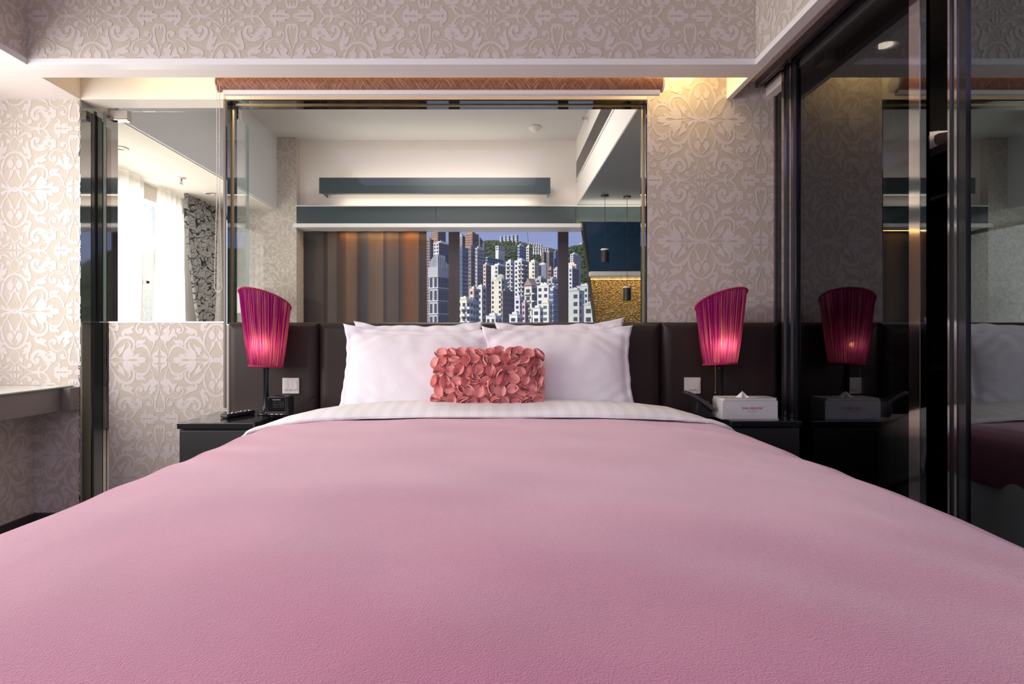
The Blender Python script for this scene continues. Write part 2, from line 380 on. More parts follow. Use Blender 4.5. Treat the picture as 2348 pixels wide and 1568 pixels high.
# bulkhead above the head of the bed, papered front
bh = struct(box('wall_upper_back', M['paper'], -2.151, 1.196, YB, YB + .05, 2.272, ZC))
wallpaper(bh, (-2.151, YB, 2.272), (1, 0, 0), (0, 0, 1), 3.347, ZC - 2.272, -1.239 + 2.151, 2.466 - 2.272, .3046, .3125)
bl = struct(box('wall_upper_left', M['paper'], -2.20, -2.151, -1.6, YB + .05, 2.272, ZC))
wallpaper(bl, (-2.151, -1.6, 2.272), (0, 1, 0), (0, 0, 1), YB + 1.6, ZC - 2.272, YB + 1.6 - .20, .194, .3046, .3125)
br = struct(box('wall_upper_right', M['paper'], 1.196, 1.245, -1.6, YB + .05, 2.272, ZC))
wallpaper(br, (1.196, YB, 2.272), (0, -1, 0), (0, 0, 1), YB + 1.6, ZC - 2.272, .24, .194, .3046, .3125)
struct(MB().box(-2.151, 1.196, YB, YB + .05, ZU, 2.272).build('trim_1', M['trim']))
struct(MB().box(-2.20, -2.151, -1.6, YB + .05, ZU, 2.272).build('trim_2', M['trim']))
struct(MB().box(1.196, 1.245, -1.6, YB + .05, ZU, 2.272).build('trim_3', M['trim']))
# soffit undersides: strip between bulkhead front and the blind recess, left soffit, recess box
Y2 = 2.746
struct(MB().box(-2.189, 1.218, YB + .05, Y2, ZU, 2.29).build('trim_4', M['white']))
struct(MB().box(-2.95, -2.189, YB + .05, 3.0, ZU, 2.30).box(-2.95, -2.20, -1.6, YB + .05, ZU, 2.30).build('trim_5', M['white']))
struct(MB().box(-2.25, 1.30, YB + .05, 3.0, 2.50, 2.56).box(-2.25, 1.30, YB + .05, Y2, 2.29, 2.50).box(-2.25, -2.189, Y2, 3.0, 2.30, 2.50)
       .box(1.218, 1.245, Y2, 3.0, ZU, 2.50).box(1.218, 1.245, YB + .05, Y2, ZU, 2.50).build('trim_6', M['cream']))
# slot ceiling above the sliding door tracks
struct(MB().box(1.245, 1.47, -1.6, 3.0, 2.336, 2.40).build('trim_7', M['white']))

# back wall: piece over and right of the centre glass, left piece, low wall
GL, GR, GT = -1.42, .80, 2.248
wb = struct(MB().box(GR, 1.47, 3.0, 3.115, 0, 2.50).box(-1.434, GL, 3.0, 3.115, 0, 2.50).box(GL, GR, 3.0, 3.115, 0, 1.055)
            .build('wall_back', M['paper']))
wallpaper(wb, (GR, 3.0, 1.0), (1, 0, 0), (0, 0, 1), 1.47 - GR, 1.5, 1.088 - GR, .817)
struct(MB().box(-2.189, -1.434, 3.0, 3.115, ZU, 2.50).box(GL, GR, 3.0, 3.115, ZU, 2.50).build('trim_8', M['cream']))   # lintel board over both panes
wl = struct(MB().box(-2.95, -2.197, 3.0, 3.30, 0, 2.30).build('wall_back_left', M['paper']))
wallpaper(wl, (-2.84, 3.0, .74), (1, 0, 0), (0, 0, 1), .651, ZU - .74, -2.532 + 2.84, 2.09 - .74)
wallpaper(wl, (-2.43, 3.0, .07), (1, 0, 0), (0, 0, 1), .241, .67, .23, .62)
lw = struct(MB().box(-2.115, -1.434, 3.115, 3.20, 0, 1.070).build('wall_low', M['paper']))
wallpaper(lw, (-2.115, 3.115, 0), (1, 0, 0), (0, 0, 1), .681, 1.068, -1.526 + 2.115, .544)
struct(MB().box(-2.189, -1.434, 3.112, 3.205, 1.070, 1.076).build('trim_9', M['chrome']))
# wall below the window ledge, left
ws = struct(MB().box(-2.95, -2.43, -1.6, 3.0, 0, .60).build('wall_left_low', M['paper']))
wallpaper(ws, (-2.43, 0.5, .07), (0, 1, 0), (0, 0, 1), 2.5, .53, 2.28, .62)
struct(MB().box(-2.43, -2.415, -1.6, 3.0, 0, .067).box(-2.415, -2.189, 2.985, 3.0, 0, .067).build('baseboard_left', M['base_dark']))
# side wall with the bedroom's window opening, behind-camera wall with opening, right outer wall
struct(MB().box(-3.0, -2.95, -1.7, -.9, 0, ZC).box(-3.0, -2.95, -.9, 2.7, 0, .74).box(-3.0, -2.95, -.9, 2.7, 2.2, ZC)
       .box(-3.0, -2.95, 2.7, 3.02, 0, ZC).box(-3.0, -2.95, 2.98, 3.25, 0, ZC).build('wall_left', M['cream']))
struct(MB().box(-3.0, -1.7, -1.7, -1.6, 0, ZC).box(1.1, 2.75, -1.7, -1.6, 0, ZC).box(-1.7, 1.1, -1.7, -1.6, 0, .8).box(-1.7, 1.1, -1.7, -1.6, 2.3, ZC)
       .build('wall_rear', M['cream']))
struct(box('wall_right', M['wardrobe'], 2.1, 2.2, -1.7, 3.115, 0, ZC))
wr = struct(MB().box(-1.7, 1.1, -1.68, -1.66, .8, .86).box(-1.7, 1.1, -1.68, -1.66, 2.24, 2.3).box(-.62, -.54, -1.68, -1.62, .8, 2.3).box(.35, .43, -1.68, -1.62, .8, 2.3)
       .build('window_1', M['window_frame']))
struct(MB().box(-2.99, -2.96, -.9, 2.7, .74, .80).box(-2.99, -2.96, .86, .94, .74, 2.2).build('window_2', M['window_frame']))

# mirror jamb and flush strips left of the side screen
struct(MB().box(-2.197, -2.1885, 3.001, 3.30, 0, ZU).build('trim_10', mat('grey_mirror', (.46, .46, .45), .04, metal=1)))
struct(MB().box(-2.1885, -2.186, 3.082, 3.165, 0, ZU - .04).build('trim_11', M['black_lacquer']))
struct(MB().box(-2.1885, -2.184, 3.168, 3.192, 0, 2.19).box(-2.1885, -2.184, 3.20, 3.235, 0, 2.17).build('trim_12', M['bronze_mirror']))

# side glass screen with clamps
g = thing('glass_screen', 'clear frameless glass screen above the low papered wall left of the bed', 'glass screen', (-1.8, 3.15, 1.08))
MB().box(-2.165, -1.436, 3.145, 3.155, 1.079, 2.238).build('glass_pane', M['glass_left'], g)
for cx_ in (-2.075,):
    cl = MB().box(cx_ - .05, cx_ + .05, 3.132, 3.168, 2.185, 2.24).build('clamp', M['chrome'], g, bevel=.003)
MB().box(-2.165, -2.160, 3.14, 3.16, 1.079, 2.238).build('edge_strip', M['glass_edge'], g)

# centre glass
cgm = thing('glass_partition', 'wide clear glass pane above the headboard looking into the next room', 'glass partition', (-.3, 3.06, 1.055))
MB().box(GL + .012, GR - .012, 3.055, 3.063, 1.060, ZU - .010).build('glass_pane', M['glass'], cgm)
fr = MB().box(GL, GL + .006, 3.001, 3.115, 1.055, ZU - .001).box(GR - .006, GR, 3.001, 3.115, 1.055, ZU - .001).box(GL + .006, GR - .006, 3.001, 3.115, ZU - .007, ZU - .001)
fr.build('mirror_reveal', M['dark_mirror'], cgm)
MB().box(GL + .006, GR - .006, 3.001, 3.115, 1.055, 1.0595).build('sill', M['bronze_mirror'], cgm)
(MB().box(GL + .006, GL + .012, 3.050, 3.068, 1.0595, ZU - .009).box(GR - .012, GR - .006, 3.050, 3.068, 1.0595, ZU - .009)
 .box(GL + .006, GR - .006, 3.050, 3.068, ZU - .012, ZU - .0075).build('channel', M['brass'], cgm))
MB().box(-1.432, -1.4205, 2.996, 3.0, 0.62, ZU).build('edge_trim', M['desk_face'], cgm)
gf = thing('glass_fin', 'narrow upright glass fin behind the left end of the glass partition', 'glass panel', (-1.42, 3.2, 1.06))
MB().box(-1.424, -1.416, 3.118, 3.262, 0.02, 2.21).build('glass_pane', M['glass'], gf)
MB().box(-1.426, -1.414, 3.262, 3.266, 0.0, 2.21).build('edge_strip', M['glass_edge'], gf)
MB().box(-1.434, -1.408, 3.12, 3.165, 2.185, 2.2435).build('clamp', M['chrome'], gf, bevel=.003)

# ------------------------------------------------------------------ roller blind
YR = 2.86
rb = thing('roller_blind', 'rolled up copper brown woven roller blind above the glass partition', 'roller blind', (-.28, YR, 2.28))
m, t, b = new_mat('copper_woven_fabric')
b.inputs['Roughness'].default_value = .7
co = t.nodes.new('ShaderNodeTexCoord')
prev = None
for k, (ang, sc_) in enumerate(((R(38), 60.0), (R(-42), 75.0), (R(52), 140.0))):
    m0 = t.nodes.new('ShaderNodeMapping'); m0.inputs['Rotation'].default_value = (0, ang, 0)
    mp = t.nodes.new('ShaderNodeMapping'); mp.inputs['Scale'].default_value = (sc_ * 1.4, 2, 4)
    n = t.nodes.new('ShaderNodeTexNoise'); n.inputs['Scale'].default_value = 3.0; n.inputs['Detail'].default_value = 1
    t.links.new(co.outputs['Object'], m0.inputs[0]); t.links.new(m0.outputs[0], mp.inputs[0]); t.links.new(mp.outputs[0], n.inputs['Vector'])
    if prev is None: prev = n.outputs['Fac']
    else:
        mx = t.nodes.new('ShaderNodeMath'); mx.operation = 'MAXIMUM'; t.links.new(prev, mx.inputs[0]); t.links.new(n.outputs['Fac'], mx.inputs[1]); prev = mx.outputs[0]
r_ = t.nodes.new('ShaderNodeValToRGB'); r_.color_ramp.elements[0].position = .52; r_.color_ramp.elements[0].color = (.20, .075, .045, 1)
r_.color_ramp.elements[1].position = .74; r_.color_ramp.elements[1].color = (.50, .27, .18, 1)
t.links.new(prev, r_.inputs[0]); t.links.new(r_.outputs[0], b.inputs['Base Color'])
M['blind'] = m
xr0, xr1 = X(502, YR), X(1516, YR)
mb = MB(); n = 40
prof = [(YR + .036 * cos(2 * pi * k / n), 2.262 + .036 * sin(2 * pi * k / n)) for k in range(n)]
mb.prism(prof, xr0, xr1, 'x').build('fabric_roll', M['blind'], rb, smooth=False)
MB().prism([(YR + .04 * cos(2 * pi * k / 24), 2.262 + .04 * sin(2 * pi * k / 24)) for k in range(24)], xr0 - .008, xr0, 'x').build('end_cap', M['plate'], rb)
MB().prism([(YR + .04 * cos(2 * pi * k / 24), 2.262 + .04 * sin(2 * pi * k / 24)) for k in range(24)], xr1, xr1 + .008, 'x').build('end_cap', M['plate'], rb)
MB().prism([(YR - .012, 2.208), (YR + .008, 2.206), (YR + .012, 2.222), (YR + .008, 2.236), (YR - .010, 2.236), (YR - .016, 2.224)], X(514, YR), X(1512, YR), 'x').build('bottom_bar', M['trim'], rb)
for bx_ in (X(514, YR) + .05, X(1512, YR) - .09): MB().box(bx_, bx_ + .04, YR - .01, YR + .02, 2.29, 2.50).build('bracket', M['plate'], rb)
# bead chain loop
def chain_pts():
    p = []
    xa, xb = X(504, YR), X(510, YR)
    for k in range(61): f = k / 60; p.append((xa + (-.012 * max(0, f - .55) / .45), YR - .03, 2.25 - f * 1.00))
    for k in range(1, 12): a = pi + pi * k / 12; p.append(((xa + xb) / 2 + .001 + .021 * cos(a), YR - .03, 1.25 + .035 * sin(a)))
    for k in range(61): f = k / 60; p.append((xb + .012 * max(0, .45 - f) / .45, YR - .03, 1.25 + f * 1.00))
    return p
cp = chain_pts(); mb = MB(); mb.tube(cp, .0009, 5)
tot = 0
for a, b2 in zip(cp, cp[1:]):
    A, B = Vector(a), Vector(b2); mb.sphere(A, .0026, 6, 4); mb.sphere((A + B) / 2, .0026, 6, 4)
stuff(mb.build('bead_chain', M['bead'], rb, smooth=True))

# warm cove strips in the recess behind the blind
light('cove_left', 'AREA', (X(440, 2.9), 2.90, 2.47), (0, 0, 0), 1.3, (1.0, .74, .34), .55, .06)
light('cove_right', 'AREA', (X(1545, 2.9), 2.90, 2.47), (0, 0, 0), 2.2, (1.0, .74, .34), .30, .06)
light('cove_mid', 'AREA', (-.3, 2.80, 2.485), (R(-12), 0, 0), 1.6, (1.0, .66, .36), 2.0, .05)

# ------------------------------------------------------------------ sliding glass doors of the wardrobe (right)
XD, XG = 1.405, 1.430
struct(MB().box(1.366, 1.380, -1.6, 2.99, 2.300, 2.336).box(1.392, 1.398, -1.6, 2.99, 2.306, 2.336).box(1.412, 1.425, -1.6, 2.99, 2.300, 2.336)
       .box(1.380, 1.412, -1.6, 2.99, 2.330, 2.336).build('trim_13', M['track']), 'grey metal sliding door track')
struct(MB().box(1.425, 1.470, -1.6, 2.998, 2.257, 2.336).build('trim_14', M['white']))
d1 = thing('sliding_door', 'smoked black glass sliding door reflecting the right bedside lamp', 'door', (XD, 2.3, 0))
MB().box(XD + .014, XD + .022, 1.93, 2.67, .02, 2.30).build('glass_panel', M['smoked'], d1)
MB().box(XD + .002, XD + .016, 2.665, 2.79, .01, 2.306).build('stile', M['black_metal'], d1, bevel=.002)
MB().box(XD - .004, XD + .002, 2.700, 2.712, .01, 2.306).box(XD - .004, XD + .002, 2.765, 2.788, .01, 2.306).build('edge_strip', M['chrome'], d1)
MB().box(XD + .002, XD + .014, 1.887, 1.937, .01, 2.306).build('stile', M['chrome'], d1)
MB().box(XD + .004, XD + .03, 1.937, 2.665, 2.285, 2.306).box(XD + .004, XD + .03, 1.937, 2.665, .01, .04).build('rail', M['black_metal'], d1)
MB().box(XD + .003, XD + .014, 1.860, 1.887, .01, 2.306).build('edge_strip', M['dark_mirror'], d1)
for k, yy in enumerate((2.60, 2.0)):
    MB().box(XD + .01, XD + .03, yy - .03, yy + .03, 2.306, 2.330).build('roller_hanger', M['black_plastic'], d1)
d2 = thing('sliding_door', 'open smoked glass sliding door nearest the camera, mirroring the white pillows', 'door', (1.46, 1.4, 0))
MB().box(1.446, 1.454, .62, 1.745, .02, 2.25).build('glass_panel', M['smoked_bright'], d2)
MB().box(1.440, 1.456, 1.765, 1.808, .01, 2.254).build('stile', M['black_metal'], d2, bevel=.002)
MB().box(1.436, 1.440, 1.772, 1.782, .01, 2.254).box(1.436, 1.4405, 1.800, 1.808, .01, 2.254).build('edge_strip', M['chrome'], d2)
MB().box(1.438, 1.456, 1.740, 1.765, .01, 2.254).build('stile', M['black_lacquer'], d2)
MB().box(1.440, 1.475, .62, 1.735, 2.225, 2.254).box(1.440, 1.475, .62, 1.735, .01, .04).build('rail', M['black_metal'], d2)
d3 = thing('sliding_door', 'black glass door panel parked behind the lamp side door by the papered wall', 'door', (1.475, 2.8, 0))
MB().box(1.472, 1.480, 2.20, 2.998, .02, 2.256).build('glass_panel', M['smoked'], d3)
MB().box(1.466, 1.484, 2.985, 2.998, .02, 2.256).build('edge_strip', M['track'], d3)
# wardrobe interior
wd = thing('wardrobe', 'dark built-in wardrobe interior behind the smoked sliding doors', 'wardrobe', (1.8, 2.4, 0))
MB().box(1.49, 2.095, -1.5, 3.10, 2.31, 2.335).build('top_panel', M['wardrobe'], wd)
MB().box(1.50, 2.095, 1.2, 2.99, 1.615, 1.643).build('shelf', M['wardrobe'], wd)
MB().box(1.55, 2.095, 1.2, 2.99, .88, .90).build('shelf', M['black_lacquer'], wd)
MB().box(1.55, 2.095, 1.15, 1.19, 0, 2.31).build('side_panel', M['wardrobe'], wd)
MB().tube([(1.78, 1.2, 1.56), (1.78, 2.99, 1.56)], .012, 12).build('hanging_rail', M['chrome'], wd, smooth=True)
dl = thing('downlight', 'small lit recessed downlight seen through the smoked sliding door', 'downlight', (1.75, 2.56, 2.308))
MB().lathe([(.055, 0), (.055, -.006), (.040, -.006), (.036, .0)], (1.75, 2.56, 2.309), 24).build('ring', M['plate'], dl)
MB().lathe([(.034, 0), (.034, -.003), (.001, -.004)], (1.75, 2.56, 2.307), 20).build('lens', M['spot_on'], dl)
light('wardrobe_downlight', 'SPOT', (1.75, 2.56, 2.29), (0, 0, 0), 22, (1, .85, .65), .02, spot=R(80))
light('wardrobe_added_fill', 'SPOT', (1.72, 1.75, 2.29), (0, R(8), 0), 14, (1, .85, .70), .02, spot=R(95))  # added so the shelf shows in the door gap; no second fitting
for i, (y0, y1, h) in enumerate(((1.35, 1.98, .085), (2.05, 2.85, .12))):
    mb = MB()
    def fn(u, v, y0=y0, y1=y1, h=h):
        a = v * 2 * pi; cx_, cz = 1.78, 1.645 + h / 2
        yy = y0 + (y1 - y0) * u; end = min(1, sin(pi * min(max(u, .02), .98)) * 5) ** .5
        k = 1 + .08 * noise.noise((yy * 6, a, i))
        ca, sa = cos(a), sin(a)
        return (cx_ + .25 * k * math.copysign(abs(ca) ** .5, ca) * (.6 + .4 * end), yy, max(1.644, cz + h / 2 * k * end * math.copysign(abs(sa) ** .7, sa)))
    mb.grid(fn, 24, 20)
    tag(mb.build('folded_duvet', M['bedding_dark'], smooth=True),
        ['folded pale duvet on the wardrobe shelf, seen in the gap between the doors', 'folded pale duvet on the wardrobe shelf behind the smoked glass'][i], 'duvet', 'folded duvets on the wardrobe shelf')
for k in range(2):
    z0 = .901 + k * .022
    tag(MB().prism([(1.62, z0), (1.80, z0), (1.80, z0 + .02), (1.62, z0 + .02), (1.612, z0 + .01)], 1.86, 2.02, 'y').build('hand_towel', M['sheet'], bevel=.006),
        ['lower of two folded white cloths on the dark wardrobe counter', 'upper of two folded white cloths on the dark wardrobe counter'][k], 'towel', 'folded cloths in the wardrobe')

# ------------------------------------------------------------------ desk at the left
dk = thing('window_desk', 'taupe edged desk with white glass top under the bright left wall', 'desk', (-2.5, 1.6, .60))
MB().box(-2.84, -2.237, .3, 2.998, .612, .730).build('apron', M['desk_face'], dk, bevel=.002)
MB().box(-2.845, -2.230, .3, 2.998, .7305, .7365).build('glass_top', M['desk_top'], dk)
MB().box(-2.230, -2.2285, .3, 2.998, .7305, .7365).build('glass_edge', M['green_edge'], dk)
MB().box(-2.236, -2.190, 2.93, 2.998, .612, .728).build('end_bracket', M['desk_face'], dk)

# ------------------------------------------------------------------ headboard
hb = thing('headboard', 'dark brown padded leather headboard running the width of the back wall', 'headboard', (-.02, 2.96, .2))
HP = [(X(517, 2.92), X(727, 2.92)), (X(728.5, 2.92), X(1517, 2.92)), (X(1519, 2.92), 1.462)]
def pad(x0, x1, y0, y1, z0, z1, nx=60, nz=24, puff=.014, rr=.05):
    mb = MB()
    def edge(d): return min(1, max(0, d / rr))
    def fn(u, v):
        xx = x0 + (x1 - x0) * u; zz = z0 + (z1 - z0) * v
        d = min(xx - x0, x1 - xx, z1 - zz); k = sqrt(max(0, 1 - (1 - edge(d)) ** 2))
        return (xx, y1 - (y1 - y0) * (.25 + .75 * k), zz)
    us = sorted(set([0, 1] + [i / nx for i in range(nx)] + [min(1, (.05 * k / 10) ** 1 / (x1 - x0)) for k in range(1, 11)] + [1 - min(1, (.05 * k / 10) / (x1 - x0)) for k in range(1, 11)]))
    vs_ = sorted(set([0, 1] + [i / nz for i in range(nz)] + [1 - (.05 * k / 10) / (z1 - z0) for k in range(1, 11)]))
    V = [fn(u, v) for v in vs_ for u in us]; W = len(us)
    mb.add(V, [(j * W + i, j * W + i + 1, (j + 1) * W + i + 1, (j + 1) * W + i) for j in range(len(vs_) - 1) for i in range(W - 1)])
    yb = fn(0, 0)[1]
    rim = [(x0, yb), (x0, y1), (x1, y1), (x1, yb)]
    mb.add([(x0, yb, z1), (x1, yb, z1), (x1, y1, z1), (x0, y1, z1), (x0, yb, z0), (x1, yb, z0), (x1, y1, z0), (x0, y1, z0)],
           [(0, 1, 2, 3), (7, 6, 5, 4), (0, 3, 7, 4), (1, 5, 6, 2), (3, 2, 6, 7)])
    return mb
for i, (a, b_) in enumerate(HP):
    pad(a, b_, 2.92, 2.978, .15, 1.068).build('padded_panel', M['leather'], hb, smooth=True)

# ------------------------------------------------------------------ bed: base, mattress, sheet, blanket, folded duvet
XC = -.005
PROF = [(0, .662), (.2, .661), (.4, .659), (.6, .655), (.75, .648), (.85, .638), (.91, .630), (.955, .615), (.985, .596), (1.005, .565), (1.015, .52), (1.02, .47), (1.022, .43)]
def arc_table(P):
    L = [0]
    for a, b in zip(P, P[1:]): L.append(L[-1] + math.hypot(b[0] - a[0], b[1] - a[1]))
    return L
AL = arc_table(PROF)
def prof_at(s, P=PROF, L=AL):
    s = min(max(s, 0), L[-1])
    for k in range(len(P) - 1):
        if s <= L[k + 1]:
            f = (s - L[k]) / (L[k + 1] - L[k]); return P[k][0] + (P[k + 1][0] - P[k][0]) * f, P[k][1] + (P[k + 1][1] - P[k][1]) * f
    return P[-1]
bed = thing('bed', 'king size bed base and mattress under the pink blanket', 'bed', (XC, 1.65, 0))
MB().box(-.90, .89, .52, 2.90, .06, .32).build('base', M['leather'], bed, bevel=.02)
MB().box(-.93, .92, .50, 2.915, .32, .605).build('mattress', M['sheet'], bed, bevel=.05, seg=4)
for sx in (-.8, .79):
    for sy in (.62, 2.8): MB().lathe([(.03, 0), (.03, .06)], (sx, sy, 0), 12).build('leg', M['black_metal'], bed)
def bl_top(s, yy, side):
    x_, z_ = prof_at(s)
    wz = .0070 * noise.noise((x_ * side * 1.6, yy * 2.2, 3)) + .0060 * noise.noise((x_ * side * 4 + yy * 2.0, yy * 3.5, 9))
    edgew = min(1, max(0, (x_ - .55) / .4))
    # drag folds running down from the shoulder of the bed
    wr_ = .012 * edgew * sin((yy * 1.0 + x_ * side * .9) * 26 + 3 * noise.noise((yy * 2, x_ * side * 2, 1)))* max(0, noise.noise((yy * 1.3, side * 5, 4)) + .25)
    if side > 0: z_ += .006 * edgew * (1 if x_ < 1.0 else 0)
    bulge = .004 * edgew * noise.noise((yy * 3, side * 2, 8))
    return x_ * side + bulge * side, z_ + wz + wr_
mb = MB(); NU, NV = 200, 260
y_foot, y_head = .43, 2.50
def fb(u, v):
    s = (u - .5) * 2 * AL[-1]; side = 1 if s >= 0 else -1
    yy = y_foot + (y_head - y_foot) * v
    x_, z_ = bl_top(abs(s), yy, side)
    d = yy - y_foot
    if d < .08: z_ -= .08 - sqrt(max(0, .08 ** 2 - (.08 - d) ** 2))
    f = min(1, max(0, (yy - 2.30) / .05)); z_ -= .006 * f
    return (x_ + XC, yy, z_)
mb.grid(fb, NU, NV)
mb.grid(lambda u, v: (fb(u, 0)[0], y_foot - .004 * v, fb(u, 0)[2] * (1 - v) + .40 * v), NU, 6)
bk = mb.build('blanket', M['fleece'], smooth=True)
tag(bk, 'soft pink fleece blanket spread over the whole bed', 'blanket')
so = bk.modifiers.new('thickness', 'SOLIDIFY'); so.thickness = .006; so.offset = -1
# white duvet turned down over the blanket's head end
FP = [(0, 0), (.3, -.002), (.5, -.006), (.65, -.014), (.78, -.030), (.88, -.056), (.95, -.085), (1.0, -.12), (1.03, -.17), (1.04, -.26), (1.05, -.40)]
AF = arc_table(FP)
mb = MB()
def ff(u, v):
    s = (u - .5) * 2 * AF[-1]; side = 1 if s >= 0 else -1; x_, dz = prof_at(abs(s), FP, AF)
    # long section: under edge -> rounded lip -> crown -> falls behind
    yl = 2.335 + (.010 * noise.noise((x_ * side * 2.2, 0, 5))) - (.075 if side < 0 else -.03) * min(1, max(0, x_ - .5) / .5)
    S = [(0.03, .652), (0.0, .659), (.004, .674), (.03, .688), (.09, .699), (.17, .703), (.24, .7045), (.30, .700), (.345, .688), (.36, .665), (.36, .62)]
    k = v * (len(S) - 1); i = min(int(k), len(S) - 2); f = k - i
    dy = S[i][0] + (S[i + 1][0] - S[i][0]) * f; z_ = S[i][1] + (S[i + 1][1] - S[i][1]) * f
    w_ = .006 * noise.noise((x_ * side * 2.1, v * 2, 2)) + .003 * noise.noise((x_ * side * 7, v * 3, 7))
    hump = .012 * math.exp(-((x_ * side - .40) / .25) ** 2) * v
    z_ = z_ + dz * (.45 + .55 * min(1, v * 1.6)) + (w_ + hump) * min(1, v * 3)
    # stay clear of the blanket
    if v < .35: z_ = max(z_, bl_top(min(x_, .99), 2.4, side)[1] + .003) if x_ < .99 else z_
    return (x_ * side + XC, yl + dy, z_)
mb.grid(ff, 160, 44)
M['stripe'] = m = mat('white_satin_stripe', (.90, .88, .87), .8)
t = m.node_tree; b = t.nodes['Principled BSDF']; wv = t.nodes.new('ShaderNodeTexWave'); wv.inputs['Scale'].default_value = 5.2
co = t.nodes.new('ShaderNodeTexCoord'); rr_ = t.nodes.new('ShaderNodeValToRGB'); rr_.color_ramp.interpolation = 'CONSTANT'
rr_.color_ramp.elements[0].color = (.86, .85, .845, 1); rr_.color_ramp.elements[1].color = (.91, .90, .90, 1); rr_.color_ramp.elements[1].position = .5
t.links.new(co.outputs['Object'], wv.inputs['Vector']); t.links.new(wv.outputs['Fac'], rr_.inputs[0]); t.links.new(rr_.outputs[0], b.inputs['Base Color'])
skirt = MB()
for sd in (-1, 1):
    def sk(u, v, sd=sd):
        yy = .46 + 2.10 * u; z_ = .545 - .33 * v + .02 * noise.noise((yy * 3, sd * 2, 1)) * v
        x_ = .992 + .09 * v ** 1.2 + (.018 * sin(yy * 19 + 2.5 * noise.noise((yy * 2, sd, 4))) + .012 * noise.noise((yy * 9, v * 2, sd))) * v ** .6
        return (x_ * sd + XC, yy, z_)
    skirt.grid(sk, 160, 20)
skirt.grid(lambda u, v: (XC - .99 + 1.98 * u, .452 - .05 * v + .012 * sin(u * 40) * v, .545 - .33 * v), 120, 14)
skirt.build('duvet_drop', M['sheet'], bed, smooth=True)  # hanging sides of the white duvet, parented to the bed
fd = mb.build('duvet', M['stripe'], smooth=True)
tag(fd, 'white satin striped duvet edge folded down over the pink blanket', 'duvet')
so = fd.modifiers.new('thickness', 'SOLIDIFY'); so.thickness = .008; so.offset = -1

# ------------------------------------------------------------------ pillows
def pillow(name, label, w_, h_, th, base, lean, yaw=0., roll=0., seed=0, ear=.045, group=None, bulge=(0, 0)):
    """pillow case with a flat hem; stands on its long edge, leaning back"""
    mb = MB(); N = 56
    def outl(u, v):
        # slightly pinched sides, ears at the corners
        e = abs(u * v) ** 5
        px_ = u * (w_ / 2) * (1 - .035 * (1 - v * v) + ear * .6 * e)
        pz = v * (h_ / 2) * (1 - .05 * (1 - u * u) * (1 + .4 * noise.noise((u * 2, v, seed))) + ear * e)
        px_ += .006 * noise.noise((v * 5, u * 1.2, seed + 3)); pz += .007 * noise.noise((u * 5, v * 1.2, seed + 6))
        return px_, pz
    def surf(sgn):
        def fn(a, b):
            u, v = a * 2 - 1, b * 2 - 1
            px_, pz = outl(u, v)
            q = max(0, 1 - abs(u / .93) ** 2.6) ** .62 * max(0, 1 - abs(v / .90) ** 2.4) ** .62
            wr_ = 1 + .10 * noise.noise((u * 1.4 + seed, v * 1.7, 1)) + .05 * noise.noise((u * 4 + seed, v * 3.2, 2))
            rid = .0045 * noise.noise((u * 5 + v * 2.5 + seed, v * 2 - u * 3, 5)) * (1 - q * .6)
            cr_ = .006 * sin((abs(u) + abs(v)) * 22 + seed) * abs(u * v) ** 1.2 * (1 - .5 * q)
            return (px_, sgn * (.002 + th / 2 * q * wr_) + rid + cr_, pz)
        return fn
    mb.grid(surf(-1), N, N); mb.grid(surf(1), N, N)
    W = N + 1; off = W * W
    E = [i for i in range(N)]
    for i in range(N):
        mb.f.append((i, i + 1, off + i + 1, off + i)); mb.m.append(0)
        mb.f.append((N * W + i + 1, N * W + i, off + N * W + i, off + N * W + i + 1)); mb.m.append(0)
        mb.f.append(((i + 1) * W, i * W, off + i * W, off + (i + 1) * W)); mb.m.append(0)
        mb.f.append((i * W + N, (i + 1) * W + N, off + (i + 1) * W + N, off + i * W + N)); mb.m.append(0)
    Mx = Matrix.Rotation(yaw, 4, 'Z') @ Matrix.Rotation(-lean, 4, 'X') @ Matrix.Rotation(roll, 4, 'Y') @ Matrix.Translation((0, 0, h_ / 2))
    mb.v = [tuple(Mx @ Vector(p)) for p in mb.v]
    o = mb.build(name, M['pillow'], smooth=True); o.location = base
    tag(o, label, 'pillow', group)
    return o
G_ = 'white pillows against the headboard'
pillow('pillow', 'white pillow at the back left, its top edge above the front one', .62, .40, .11, (-.385, 2.822, .660), R(7), roll=R(-.5), seed=3, ear=.09, group=G_)
pillow('pillow', 'white pillow at the back right, corner highest against the headboard', .62, .40, .11, (.335, 2.822, .665), R(7), roll=R(-1.8), seed=9, ear=.09, group=G_)
pillow('pillow', 'big white pillow in front on the left side of the bed', .70, .42, .125, (-.387, 2.672, .622), R(14), roll=R(1.6), seed=15, ear=.10, group=G_)
pillow('pillow', 'big white pillow in front on the right side of the bed', .70, .415, .125, (.305, 2.668, .628), R(14), roll=R(-.6), seed=21, ear=.10, group=G_)

